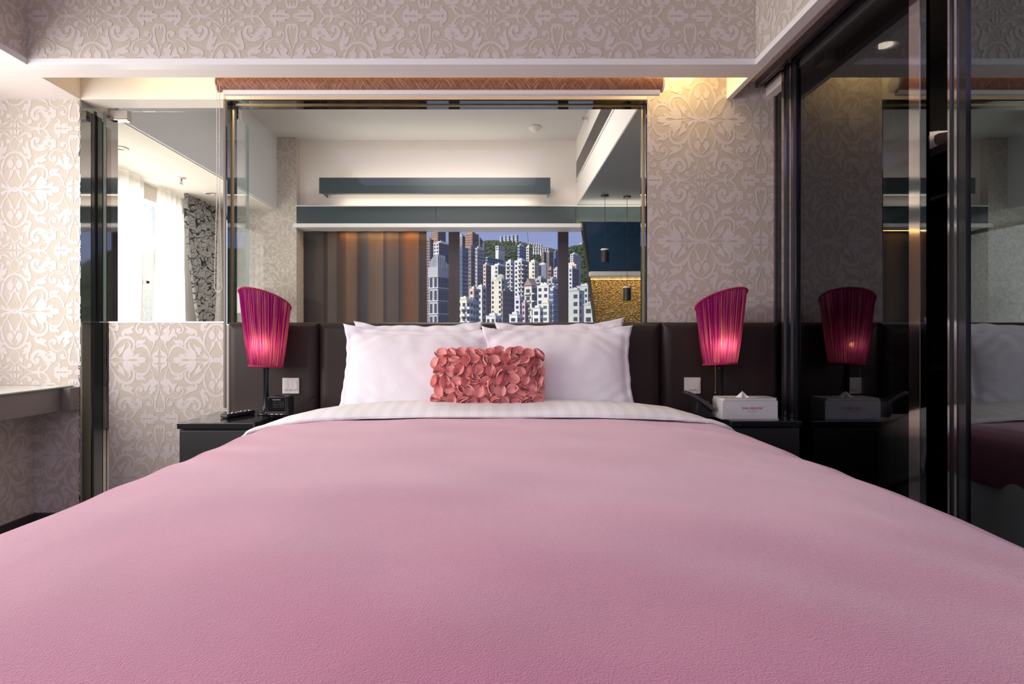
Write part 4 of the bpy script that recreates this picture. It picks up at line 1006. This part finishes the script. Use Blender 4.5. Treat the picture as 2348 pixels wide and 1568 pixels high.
# floating box light
bxl = thing('wall_light', 'long slate box wall light glowing above and below on the white wall', 'wall light', (X(998, 5.45), 5.55, 2.4))
xl, xr = X(736, 5.48), X(1262, 5.42)
ztop, zbt = Z(409, 5.45), Z(445, 5.45)
MB().box(xl, xr, 5.42, 5.44, zbt, ztop).box(xl, xl + .006, 5.44, 5.685, zbt + .02, ztop).box(xr - .006, xr, 5.44, 5.685, zbt + .02, ztop).build('casing', M['teal'], bxl, bevel=.002)
MB().box(xl + .02, xr - .02, 5.44, 5.48, zbt + .002, zbt + .010).box(xl + .02, xr - .02, 5.44, 5.48, ztop - .010, ztop - .002).build('lip', M['teal'], bxl)
MB().tube([(xl + .15, 5.56, (zbt + ztop) / 2), (xr - .15, 5.56, (zbt + ztop) / 2)], .012, 10).build('tube_lamp', M['led_white'], bxl, smooth=True)
xm = (xl + xr) / 2
light('wall_light_down', 'AREA', (xm, 5.57, zbt + .03), (0, 0, 0), 3.2, (1, .90, .74), xr - xl - .3, .08)
light('wall_light_up', 'AREA', (xm, 5.57, ztop - .03), (pi, 0, 0), 1.6, (1, .90, .76), xr - xl - .4, .08)
light('next_room_added_fill', 'AREA', (-.3, 4.3, 2.93), (0, 0, 0), 34, (1, .93, .86), 1.2, 1.0)  # added area fill to brighten the next room, no fitting behind it
light('ledge_strip', 'AREA', (X(880, 5.7), 5.73, 2.055), (0, 0, 0), 2.4, (1, .55, .18), .95, .04)
light('soffit_end_glow', 'AREA', (1.35, 5.62, 2.277), (pi, 0, 0), .0, (1, .9, .75), 1.0, .03)
light('soffit_wash', 'AREA', (1.3, 5.45, 2.15), (R(160), 0, 0), 2.4, (1, .88, .7), 1.0, .05)

# striped curtain, and mullions of the reflected window built as real ones
def stripes(name, x0, x1):
    m, t, b = new_mat(name); b.inputs['Roughness'].default_value = .75
    N_ = t.nodes.new; co = N_('ShaderNodeTexCoord'); sp = N_('ShaderNodeSeparateXYZ'); t.links.new(co.outputs['Object'], sp.inputs[0])
    # toothed edge: stripe offset alternates with height
    mz = N_('ShaderNodeMath'); mz.operation = 'MULTIPLY'; mz.inputs[1].default_value = 38.0; pg = N_('ShaderNodeMath'); pg.operation = 'PINGPONG'; pg.inputs[1].default_value = .5
    t.links.new(sp.outputs['Z'], mz.inputs[0]); t.links.new(mz.outputs[0], pg.inputs[0])
    ml = N_('ShaderNodeMath'); ml.operation = 'MULTIPLY_ADD'; ml.inputs[1].default_value = .022; t.links.new(pg.outputs[0], ml.inputs[0]); t.links.new(sp.outputs['X'], ml.inputs[2])
    mr = N_('ShaderNodeMapRange'); mr.inputs[1].default_value = x0; mr.inputs[2].default_value = x1; t.links.new(ml.outputs[0], mr.inputs[0])
    r = N_('ShaderNodeValToRGB'); r.color_ramp.interpolation = 'LINEAR'
    st = [(0, (.055, .040, .040)), (.05, (.085, .065, .062)), (.065, (.085, .095, .115)), (.13, (.11, .095, .085)), (.18, (.12, .095, .078)), (.182, (.060, .040, .045)), (.215, (.060, .040, .045)), (.217, (.16, .13, .115)),
          (.29, (.14, .11, .095)), (.292, (.07, .045, .04)), (.355, (.13, .065, .04)), (.375, (.22, .15, .11)), (.44, (.19, .13, .10)), (.46, (.055, .038, .045)), (.53, (.09, .095, .12)), (.56, (.20, .15, .12)),
          (.66, (.22, .16, .12)), (.663, (.065, .042, .05)), (.705, (.17, .135, .12)), (.78, (.15, .11, .10)), (.785, (.055, .045, .065)), (.86, (.24, .12, .05)), (.94, (.23, .15, .10)), (.945, (.07, .045, .045)), (1, (.075, .05, .05))]
    st = [(p_, tuple(min(.4, q ** 1.35 * 1.3) for q in c_)) for p_, c_ in st][:31]
    els = r.color_ramp.elements
    els[0].position = st[0][0]; els[0].color = (*st[0][1], 1); els[1].position = 1; els[1].color = (*st[-1][1], 1)
    for p_, c_ in st[1:-1]: e_ = els.new(p_); e_.color = (*c_, 1)
    t.links.new(mr.outputs[0], r.inputs[0])
    mp = N_('ShaderNodeMapping'); mp.inputs['Scale'].default_value = (6, 1, 140); n = N_('ShaderNodeTexNoise'); n.inputs['Scale'].default_value = 1
    t.links.new(co.outputs['Object'], mp.inputs[0]); t.links.new(mp.outputs[0], n.inputs['Vector'])
    mx = N_('ShaderNodeMixRGB'); mx.blend_type = 'MULTIPLY'; mx.inputs[0].default_value = .5; r2 = N_('ShaderNodeValToRGB'); r2.color_ramp.elements[0].color = (.5, .5, .5, 1); r2.color_ramp.elements[0].position = .3
    t.links.new(n.outputs['Fac'], r2.inputs[0]); t.links.new(r.outputs[0], mx.inputs[1]); t.links.new(r2.outputs[0], mx.inputs[2]); t.links.new(mx.outputs[0], b.inputs['Base Color'])
    return m
YCU = 5.80
c0, c1 = X(690, YCU), X(978, YCU)
M['striped'] = stripes('striped_curtain_cloth', c0, c1)
mb = MB(); mb.grid(lambda u, v: (c0 + (c1 - c0) * u + (.012 * (v ** 2) if u > .95 else 0), YCU + .006 * sin(u * 34 + .5 * sin(v * 3)) + .006 * noise.noise((u * 12, v * 3, 0)), 2.068 - 1.7 * v), 160, 20)
o = mb.build('striped_curtain', M['striped'], smooth=True); tag(o, 'brown and tan vertically striped curtain drawn across the left of the far window', 'curtain')
o.modifiers.new('thickness', 'SOLIDIFY').thickness = .004
wf = struct(MB().box(-1.957, 2.7, 5.95, 6.05, 0, .45).box(-1.957, 2.7, 5.95, 6.05, 2.20, 2.40).box(1.25, 2.7, 5.95, 6.05, .45, 2.20).build('window_4', M['window_frame']), 'far window added to the next room to frame the reflected city')
M['mullion'] = mat('dark_brown_mullion', (.055, .038, .042), .45, var=.3, vscale=30, stretch=(1, 1, 6))
YM = 5.92
for a, b_ in ((1028.5, 1053), (1280.5, 1303.5)):
    MB().box(X(a, YM), X(b_, YM), YM, 6.0, .45, 2.2).build('mullion', M['mullion'], wf)
for a, b_ in ((978 - 300, 1028), (1053, 1281), (1304, 1420)):
    MB().box(X(a, 5.97), X(b_, 5.97), 5.97, 5.976, .45, 2.2).build('pane', M['glass'], wf)

# kitchenette corner on the right: navy upper panel, shelf, gold woven wall
kt = thing('kitchenette_unit', 'dark navy wall unit with grey shelf above a gold textured panel in the next room', 'wall unit', (1.3, 5.6, 0))
MB().prism([(X(1336, 5.5), 2.098), (2.6, 2.098), (2.6, Z(621, 5.5)), (X(1352, 5.5), Z(621, 5.5))], 5.5, 5.57, 'y').build('navy_panel', M['navy'], kt)
MB().prism([(X(1333, 5.5) , 2.098), (X(1336.5, 5.5), 2.098), (X(1366.5, 5.5), Z(738, 5.5)), (X(1363, 5.5), Z(738, 5.5))], 5.485, 5.58, 'y').build('slanted_edge', M['bronze_mirror'], kt)
MB().box(X(1350, 5.5), 2.6, 5.40, 5.58, Z(632, 5.4), Z(622, 5.4)).build('shelf', M['grey_soffit'], kt)
m, t, b = new_mat('gold_woven_panel'); b.inputs['Metallic'].default_value = .85; b.inputs['Roughness'].default_value = .33
co = t.nodes.new('ShaderNodeTexCoord'); mp = t.nodes.new('ShaderNodeMapping'); mp.inputs['Scale'].default_value = (80, 1, 130)
vo = t.nodes.new('ShaderNodeTexVoronoi'); vo.inputs['Scale'].default_value = 1.0; bp = t.nodes.new('ShaderNodeBump'); bp.inputs['Strength'].default_value = 1.0; bp.inputs['Distance'].default_value = .02
r = t.nodes.new('ShaderNodeValToRGB'); r.color_ramp.elements[0].color = (.20, .13, .045, 1); r.color_ramp.elements[1].color = (.75, .60, .36, 1)
t.links.new(co.outputs['Object'], mp.inputs[0]); t.links.new(mp.outputs[0], vo.inputs['Vector']); t.links.new(vo.outputs['Distance'], bp.inputs['Height']); t.links.new(bp.outputs[0], b.inputs['Normal'])
sx_ = t.nodes.new('ShaderNodeSeparateColor'); t.links.new(vo.outputs['Color'], sx_.inputs[0]); t.links.new(sx_.outputs[0], r.inputs[0]); t.links.new(r.outputs[0], b.inputs['Base Color'])
M['gold'] = m
MB().prism([(X(1352, 5.5), Z(621, 5.5)), (2.6, Z(621, 5.5)), (2.6, .9), (X(1378, 5.5), .9)], 5.56, 5.60, 'y').build('gold_panel', M['gold'], kt)
MB().box(X(1356, 5.5), 2.5, 5.545, 5.556, 1.546, 1.552).build('light_strip', M['led_warm'], kt)
MB().box(X(1378, 5.5), 2.6, 5.2, 5.6, .86, .90).build('counter', M['black_lacquer'], kt)
light('gold_panel_light', 'AREA', (1.45, 5.53, 1.56), (R(8), 0, 0), .38, (1, .62, .25), 1.1, .02)
for i, (px_, yy, zz, lab) in enumerate(((1387, 5.2, 1.79, 'black cylinder pendant with a pale top ring before the navy panel'), (1438, 5.25, 1.45, 'thin corded pendant copied from a reflection at the far right of the next room'))):
    x_ = X(px_, yy); t = thing('pendant_light', lab, 'pendant light', (x_, yy, 2.28))  # reflected cords and canopies, built here as hanging lamps
    MB().lathe([(.035, 0), (.035, -.012), (.004, -.016)], (x_, yy, 2.279), 20).build('canopy', M['black_metal'], t)
    MB().tube([(x_, yy, 2.27), (x_, yy, zz)], .002, 6).build('cord', M['black_plastic'], t)
    MB().lathe([(.036, 0), (.036, -.125), (.034, -.125), (.030, -.002)], (x_, yy, zz), 24).build('shade', M['black_plastic'], t, smooth=False)
    MB().lathe([(.037, 0.0), (.037, -.014)], (x_, yy, zz + .001), 24).build('ring', M['plate'], t)
struct(box('wall_far_right', M['wardrobe'], 2.65, 2.75, 3.115, 6.1, 0, ZC))
struct(MB().box(1.47, 2.7, 3.0, 3.115, 0, ZC).box(1.30, 1.47, 3.0, 3.115, 2.50, ZC).box(-2.25, 1.30, 3.05, 3.115, 2.50, ZC).box(-2.95, -2.2, 3.1, 3.25, 2.30, ZC).build('wall_upper_divide', M['grey_soffit']))

# pale pleated lamp on a console in the next room
ct = thing('console_table', 'slim console table carrying the pale pleated lamp in the next room', 'table', (-2.2, 5.25, 0))
MB().box(-2.45, -1.98, 5.05, 5.45, .86, .89).build('table_top', M['desk_face'], ct, bevel=.002)
for sx in (-2.43, -2.0):
    for sy in (5.07, 5.43): MB().box(sx - .015, sx + .015, sy - .015, sy + .015, 0, .86).build('leg', M['black_metal'], ct)
M['pale_shade'] = mat('pale_pleated_cloth', (.62, .57, .53), .85)
xx, yy = X(586, 5.25), 5.25
pl = thing('table_lamp', 'pale pleated drum lamp in the next room behind the left magenta shade', 'lamp', (xx, yy, .89))
MB().lathe([(.07, 0), (.07, .012), (.015, .03), (.012, .33)], (xx, yy, .891), 20).build('base', M['black_metal'], pl, smooth=True)
mb = MB(); mb.grid(lambda u, v: (xx + (.150 + .018 * v + .0035 * sin(u * 2 * pi * 52)) * cos(2 * pi * u), yy + (.150 + .018 * v + .0035 * sin(u * 2 * pi * 52)) * sin(2 * pi * u), 1.435 - .235 * v), 312, 8)
mb.build('shade', M['pale_shade'], pl, smooth=True)

# ------------------------------------------------------------------ city view reflected in the glass, built as towers beyond an added window
random.seed(21)
PHI = R(35)
def cmat(name, c): 
    M[name] = mat('render_' + name, c, .85, var=.12, vscale=.08); return M[name]
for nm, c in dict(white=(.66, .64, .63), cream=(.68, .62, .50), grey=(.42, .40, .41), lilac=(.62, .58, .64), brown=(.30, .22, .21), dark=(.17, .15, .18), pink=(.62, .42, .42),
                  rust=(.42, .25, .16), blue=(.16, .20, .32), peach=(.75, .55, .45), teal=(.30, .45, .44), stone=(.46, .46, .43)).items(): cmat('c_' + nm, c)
M['pane_dark'] = mat('far_window_glass', (.05, .055, .075), .2)
M['pane_blue'] = mat('far_window_blue_glass', (.10, .14, .24), .12)
M['slab_white'] = mat('pale_balcony_slab', (.64, .62, .61), .8)
ZG = -45.0
ncity = [0]
def tower(label, cat, p0, pm, p1, py, Y, cl, cr_=None, style='grid', group=None, floor=3.0, win=.5, bay=3.2, roof=True, pyb=745, wm='pane_dark'):
    cr_ = cr_ or cl
    zt = Z(py, Y)
    # left (sunlit) face runs from p0 to pm, right (shaded) face from pm to p1; cr_ often paints that shade
    xm = X(pm, Y)
    a = max(1.5, (pm - p0) * Y / F / cos(PHI)); b = max(1.5, (p1 - pm) * Y / F / sin(PHI) if p1 > pm else a * .8)
    b = min(b, 45)
    dl_ = Vector((-cos(PHI), sin(PHI), 0)); dr_ = Vector((sin(PHI), cos(PHI), 0)); c = Vector((xm, Y, 0))
    base = c + (dl_ * a + dr_ * b) / 2; base.z = ZG
    t = thing('tower_block', label, cat, base, group)
    def P(s, q, z, off=0, face=0):
        """s along left face from corner, q along right face"""
        v = c + dl_ * s + dr_ * q; v.z = z; return v
    zb = max(ZG, Z(pyb, Y) - 6)
    def slab(mb, s0, s1, q0, q1, z0, z1):
        V = [P(s0, q0, z0), P(s1, q0, z0), P(s1, q1, z0), P(s0, q1, z0), P(s0, q0, z1), P(s1, q0, z1), P(s1, q1, z1), P(s0, q1, z1)]
        mb.add(V, [(0, 1, 2, 3), (7, 6, 5, 4), (0, 4, 5, 1), (1, 5, 6, 2), (2, 6, 7, 3), (3, 7, 4, 0)]); return mb
    mb = MB(); slab(mb, 0, a, 0, b, ZG, zt)
    # parapet
    ph_ = Y * .0007; slab(mb, -.15, a + .15, -.15, b + .15, zt - ph_, zt + ph_)
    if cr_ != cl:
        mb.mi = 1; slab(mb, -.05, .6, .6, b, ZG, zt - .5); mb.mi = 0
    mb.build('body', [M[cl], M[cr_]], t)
    if roof:
        mb = MB(); rh = Y * .0032; slab(mb, a * .2, a * .78, b * .2, b * .7, zt + .3, zt + .3 + rh); slab(mb, a * .35, a * .5, b * .3, b * .5, zt + .3 + rh, zt + .3 + rh * 1.5); mb.build('roof_house', M[cl], t)
    wins = MB(); rails = MB()
    nf = int((zt - 1 - zb) / floor); nf = min(nf, 45)
    for fl in range(nf):
        z1_ = zt - 1.2 - fl * floor; z0_ = z1_ - floor * win
        for face, Ln in ((0, a), (1, b)):
            if face == 1 and p1 <= pm: continue
            nbays = max(1, int(Ln / bay)); bw = Ln / nbays
            for k in range(nbays):
                ww = .52 if style != 'band' else .98
                if style == 'strip' and k % 2: continue
                s0 = (k + .5 - ww / 2) * bw; s1 = (k + .5 + ww / 2) * bw
                o_ = .75 if (cr_ != cl and face == 1) else .12
                if face == 0: slab(wins, s0, s1, -.12, .05, z0_, z1_)
                else: slab(wins, -.17 if cr_ != cl else -.12, .05, s0, s1, z0_, z1_)
                if style == 'balcony' and k % 2 == 0:
                    if face == 0: slab(rails, s0 - .6, s1 + .6, -1.3, 0, z0_ - .9, z0_ - .1)
                    else: slab(rails, -1.3, 0, s0 - .6, s1 + .6, z0_ - .9, z0_ - .1)
        if style in ('band', 'slabs'):
            slab(rails, -.35, a + .35, -.35, b + .35, z0_ - .5, z0_ - .15)
    if wins.v: stuff(wins.build('windows', M[wm], t))
    if rails.v: stuff(rails.build('balconies', M['slab_white'] if style != 'band' else M[cl], t))
    return t, P, slab, a, b, zt
TW = [
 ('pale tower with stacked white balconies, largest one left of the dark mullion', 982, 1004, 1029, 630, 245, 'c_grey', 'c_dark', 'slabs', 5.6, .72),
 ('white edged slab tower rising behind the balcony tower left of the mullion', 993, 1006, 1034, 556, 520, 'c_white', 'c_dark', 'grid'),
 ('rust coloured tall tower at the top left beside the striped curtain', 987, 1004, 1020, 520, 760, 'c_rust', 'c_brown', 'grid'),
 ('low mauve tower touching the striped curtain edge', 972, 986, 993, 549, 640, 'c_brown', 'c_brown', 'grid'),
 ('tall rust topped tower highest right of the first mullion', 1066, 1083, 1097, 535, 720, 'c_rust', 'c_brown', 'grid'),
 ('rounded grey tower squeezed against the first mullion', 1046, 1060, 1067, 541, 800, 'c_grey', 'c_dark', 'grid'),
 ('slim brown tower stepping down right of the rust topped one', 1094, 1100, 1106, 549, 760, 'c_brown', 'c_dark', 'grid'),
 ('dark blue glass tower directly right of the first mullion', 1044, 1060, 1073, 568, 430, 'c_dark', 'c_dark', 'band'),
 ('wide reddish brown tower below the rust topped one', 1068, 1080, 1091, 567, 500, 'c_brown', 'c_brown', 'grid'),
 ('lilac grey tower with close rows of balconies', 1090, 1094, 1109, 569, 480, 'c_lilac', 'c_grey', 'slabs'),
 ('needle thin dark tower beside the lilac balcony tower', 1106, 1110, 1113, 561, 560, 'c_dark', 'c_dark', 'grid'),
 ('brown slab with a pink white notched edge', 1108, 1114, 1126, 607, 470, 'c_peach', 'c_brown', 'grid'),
 ('white twin fronted tower, shade of its right side painted brown', 1126, 1142, 1167, 608, 440, 'c_white', 'c_brown', 'strip'),
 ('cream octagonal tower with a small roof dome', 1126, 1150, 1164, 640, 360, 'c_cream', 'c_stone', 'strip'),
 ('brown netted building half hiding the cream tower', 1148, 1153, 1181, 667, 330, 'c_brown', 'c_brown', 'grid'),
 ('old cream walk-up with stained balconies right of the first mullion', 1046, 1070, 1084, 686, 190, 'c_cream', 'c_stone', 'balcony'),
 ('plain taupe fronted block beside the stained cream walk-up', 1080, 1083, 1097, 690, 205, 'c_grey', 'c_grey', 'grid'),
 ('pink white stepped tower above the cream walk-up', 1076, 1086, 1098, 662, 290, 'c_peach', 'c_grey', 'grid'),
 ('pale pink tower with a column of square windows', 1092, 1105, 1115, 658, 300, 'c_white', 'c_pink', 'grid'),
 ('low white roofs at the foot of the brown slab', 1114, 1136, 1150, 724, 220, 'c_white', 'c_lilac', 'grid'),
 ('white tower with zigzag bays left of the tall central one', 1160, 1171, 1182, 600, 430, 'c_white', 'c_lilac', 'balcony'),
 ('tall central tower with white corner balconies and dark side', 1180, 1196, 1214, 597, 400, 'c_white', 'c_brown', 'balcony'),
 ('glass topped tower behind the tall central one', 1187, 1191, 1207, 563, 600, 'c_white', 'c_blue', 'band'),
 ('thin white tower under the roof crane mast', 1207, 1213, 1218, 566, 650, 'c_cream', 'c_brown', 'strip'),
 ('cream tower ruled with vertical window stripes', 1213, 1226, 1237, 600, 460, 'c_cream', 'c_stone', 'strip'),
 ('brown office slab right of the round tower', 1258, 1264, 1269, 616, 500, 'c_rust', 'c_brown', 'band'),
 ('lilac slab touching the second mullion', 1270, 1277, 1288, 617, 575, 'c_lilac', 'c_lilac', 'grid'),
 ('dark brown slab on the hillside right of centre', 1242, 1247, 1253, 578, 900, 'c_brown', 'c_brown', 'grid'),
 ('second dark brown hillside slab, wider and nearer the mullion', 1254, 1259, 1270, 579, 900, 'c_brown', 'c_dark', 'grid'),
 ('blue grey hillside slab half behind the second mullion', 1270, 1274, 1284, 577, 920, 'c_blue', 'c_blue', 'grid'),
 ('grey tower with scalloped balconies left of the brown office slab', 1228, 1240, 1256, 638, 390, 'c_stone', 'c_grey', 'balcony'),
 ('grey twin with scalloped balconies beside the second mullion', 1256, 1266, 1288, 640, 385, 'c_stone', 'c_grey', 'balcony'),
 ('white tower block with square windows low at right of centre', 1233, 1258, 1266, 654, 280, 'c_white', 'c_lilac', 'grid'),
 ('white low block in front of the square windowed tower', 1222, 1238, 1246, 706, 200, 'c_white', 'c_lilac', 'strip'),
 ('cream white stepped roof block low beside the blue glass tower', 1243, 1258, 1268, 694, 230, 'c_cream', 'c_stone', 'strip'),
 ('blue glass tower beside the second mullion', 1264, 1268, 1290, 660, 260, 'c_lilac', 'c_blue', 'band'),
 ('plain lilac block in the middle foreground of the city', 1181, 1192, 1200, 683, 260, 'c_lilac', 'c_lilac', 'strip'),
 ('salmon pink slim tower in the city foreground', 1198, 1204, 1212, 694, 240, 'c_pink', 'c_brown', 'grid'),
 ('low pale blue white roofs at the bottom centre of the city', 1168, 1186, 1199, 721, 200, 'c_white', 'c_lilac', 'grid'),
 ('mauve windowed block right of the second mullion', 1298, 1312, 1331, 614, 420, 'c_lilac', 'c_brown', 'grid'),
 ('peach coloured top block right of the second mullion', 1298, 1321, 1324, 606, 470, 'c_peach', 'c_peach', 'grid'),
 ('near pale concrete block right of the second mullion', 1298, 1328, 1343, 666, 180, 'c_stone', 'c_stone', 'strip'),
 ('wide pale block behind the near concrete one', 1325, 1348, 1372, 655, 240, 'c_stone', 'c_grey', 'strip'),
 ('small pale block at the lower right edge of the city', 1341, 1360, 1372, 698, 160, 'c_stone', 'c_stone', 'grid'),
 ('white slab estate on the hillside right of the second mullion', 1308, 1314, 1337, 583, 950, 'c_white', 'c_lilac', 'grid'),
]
for i, rw in enumerate(TW):
    lab, p0, pm, p1, py, Y, cl, cr_, st = rw[:9]
    fl = rw[9] if len(rw) > 9 else 3.1; wn_ = rw[10] if len(rw) > 10 else (.62 if st == 'band' else .5)
    tt = tower(lab, 'building', p0, pm, p1, py, Y, cl, cr_, st, 'reflected city buildings built beyond the added window', floor=max(fl if Y > 260 else 2.4, Y * 3.6 / F) if st != 'slabs' or i else fl, win=wn_, bay=max(1.7 if Y < 260 else 2.4, Y * 4.2 / F), wm='pane_blue' if 'glass' in lab else 'pane_dark')
    t_, P_, slab_, a_, b__, zt_ = tt
    if i == 0:   # louvred white crown on the balcony tower
        mb = MB(); slab_(mb, -.3, a_ + .3, -.3, b__ + .3, zt_ - 1, zt_ + 3.4); mb.build('cap', M['c_grey'], t_)
        mb = MB()
        for k in range(7): q = k / 7; slab_(mb, a_ * q, a_ * (q + .06), 0, b__ * .6, zt_ + 3.4, zt_ + 5.5 + 3.2 * sin(pi * min(1, (1 - q) * 1.1) * .5))
        for k in range(6): q = k / 6; slab_(mb, 0, .5, b__ * q, b__ * (q + .08), zt_ + 3.4, zt_ + 8.6 - 4 * q)
        mb.build('crown', M['slab_white'], t_)
    if 'dome' in lab:
        p = P_(a_ * .3, b__ * .4, zt_ + .6); MB().sphere(p, 3.0, 16, 10).build('dome', M['c_stone'], t_, smooth=True)
    if 'mast' in lab:
        p = P_(a_ * .3, b__ * .4, zt_); MB().tube([p, p + Vector((-2, 0, 17))], .35, 6).build('mast', M['c_dark'], t_)
# gabled brown tower and round blue tower
t_, P_, slab_, a_, b__, zt_ = tower('brown tower with a pointed gable roof low in the city', 'building', 1203, 1219, 1234, 657, 300, 'c_cream', 'c_brown', 'balcony', 'reflected city buildings built beyond the added window', floor=4, roof=False, bay=3)
mb = MB(); A = [P_(-.3, -.3, zt_ + .6), P_(a_ + .3, -.3, zt_ + .6), P_(a_ + .3, b__ + .3, zt_ + .6), P_(-.3, b__ + .3, zt_ + .6), P_(a_ * .5, -.3, zt_ + 4.6), P_(a_ * .5, b__ + .3, zt_ + 4.6)]
mb.add(A, [(0, 1, 4), (1, 2, 5, 4), (2, 3, 5), (3, 0, 4, 5), (3, 2, 1, 0)]).build('gable_roof', M['c_brown'], t_)
Yr = 470; xr_ = X(1245, Yr); zt_ = Z(608, Yr)
t_ = thing('round_tower', 'round blue glass tower with a white cap right of the striped cream one', 'building', (xr_, Yr, ZG), 'reflected city buildings built beyond the added window')
MB().lathe([(2.7, 0), (2.7, zt_ - ZG)], (xr_, Yr, ZG), 24).build('body', M['pane_blue'], t_, smooth=False)
MB().lathe([(2.9, 0), (2.9, 1.4), (.3, 2.2)], (xr_, Yr, zt_), 24).build('cap', M['c_white'], t_)
mb = MB()
for k in range(16): mb.box(xr_ + 2.75 * cos(k * pi / 8) - .15, xr_ + 2.75 * cos(k * pi / 8) + .15, Yr + 2.75 * sin(k * pi / 8) - .15, Yr + 2.75 * sin(k * pi / 8) + .15, ZG, zt_)
mb.build('fins', M['c_white'], t_)
# hilltop estates
GH = 'white estate towers along the ridge'
for i, (p0, p1, py) in enumerate(((1146, 1153, 543), (1155, 1161, 541), (1163, 1170, 541), (1172, 1179, 540), (1181, 1189, 539))):
    tower(('leftmost', 'second from left', 'middle', 'second from right', 'rightmost')[i] + ' of five white estate towers on the ridge skyline', 'building', p0, p0 + 3.2, p1, py, 1500, 'c_white', 'c_lilac', 'grid', GH, floor=5.5, bay=6, roof=False, pyb=556)
for i in range(6):
    p0 = 1213 + i * 5.2
    tower(('first', 'second', 'third', 'fourth', 'fifth', 'last')[i] + ' small tan ridge block counting rightwards from the mast', 'building', p0, p0 + 2.2, p0 + 4.4, 557 + i * .8, 1500, 'c_cream', 'c_brown', 'grid', 'small tan ridge blocks', floor=6, bay=6, roof=False, pyb=570)
for i in range(7):
    p0 = 1222 + i * 5.4
    tower(('first', 'second', 'third', 'fourth', 'fifth', 'sixth', 'last')[i] + ' low white ridge house from the left in the terraced row below the skyline', 'building', p0, p0 + 2.3, p0 + 4.6, 566 + i * .7, 1420, 'c_white', 'c_lilac', 'grid', 'terraced white ridge houses', floor=6, bay=6, roof=False, pyb=574)
tower('white ridge tower at the right end of the skyline', 'building', 1330, 1334, 1339, 558, 1500, 'c_white', 'c_lilac', 'grid', GH, floor=6, bay=6, roof=False, pyb=568)
tower('long white hillside mansion among the trees', 'building', 1136, 1143, 1158, 564, 1300, 'c_white', 'c_white', 'grid', 'hillside low buildings', floor=5, bay=8, roof=False, pyb=572)
tower('long low green roofed hillside building above the white towers', 'building', 1113, 1118, 1165, 590, 900, 'c_teal', 'c_teal', 'band', 'hillside low buildings', floor=4, bay=8, roof=False, pyb=600)
# ground and wooded hill
def ridge(px):
    K = [(700, 560), (980, 556), (1105, 552), (1160, 550), (1200, 556), (1240, 566), (1281, 572), (1304, 564), (1340, 561), (1380, 566), (1700, 580)]
    for a, b in zip(K, K[1:]):
        if a[0] <= px <= b[0]: return a[1] + (b[1] - a[1]) * (px - a[0]) / (b[0] - a[0])
    return 565
M['hill'] = mat('hillside_scrub', (.045, .055, .03), .95, var=.45, vscale=.03)
M['tree'] = mat('hillside_trees', (.045, .065, .028), .95, var=.5, vscale=.06)
def hz(x, y):
    px = CX + x * F / y
    zr = Z(ridge(px), 1560); f = min(1, max(0, (y - 980) / 580)); f = f * f * (3 - 2 * f)
    if y > 1560: f = 1 - (y - 1560) / 900
    return ZG + (zr - 8 - ZG) * f + 5 * noise.noise((x * .02, y * .02, 0)) * min(1, f * 3)
mb = MB(); mb.grid(lambda u, v: (-900 + 1900 * u, 150 + 2000 * v, hz(-900 + 1900 * u, 150 + 2000 * v)), 110, 90)
hill_o = struct(mb.build('hillside', M['hill'], smooth=True), 'green wooded hill behind the city')
mb = MB()
for k in range(5200):
    y = random.uniform(1120, 1575); px = random.uniform(1095, 1400); x = X(px, y); z = hz(x, y); r = random.uniform(3, 6.5)
    o_ = len(mb.v); q = [(0, 0, 1), (.9, 0, .2), (-.3, .85, .25), (-.4, -.8, .1), (.3, -.6, .6), (-.5, .2, .7)]
    j = random.uniform(0, 6.28)
    vs = [(x + r * (a * cos(j) - b * sin(j)), y + r * (a * sin(j) + b * cos(j)), z + r * (c * 1.1)) for a, b, c in q]
    mb.add(vs, [(0, 4, 1), (0, 1, 2), (0, 2, 5), (0, 5, 3), (0, 3, 4), (1, 4, 3), (2, 1, 3), (5, 2, 3)])
o = mb.build('woodland', M['tree'], hill_o); stuff(o)
# unseen tower added on the left to keep the sun off the side windows
nb = thing('sun_blocker_tower', 'unseen sun blocking slab added outside the left side windows', 'building', (-16, -10, ZG))
MB().box(-22, -11, -45, 14, ZG, 60).build('body', M['c_grey'], nb)
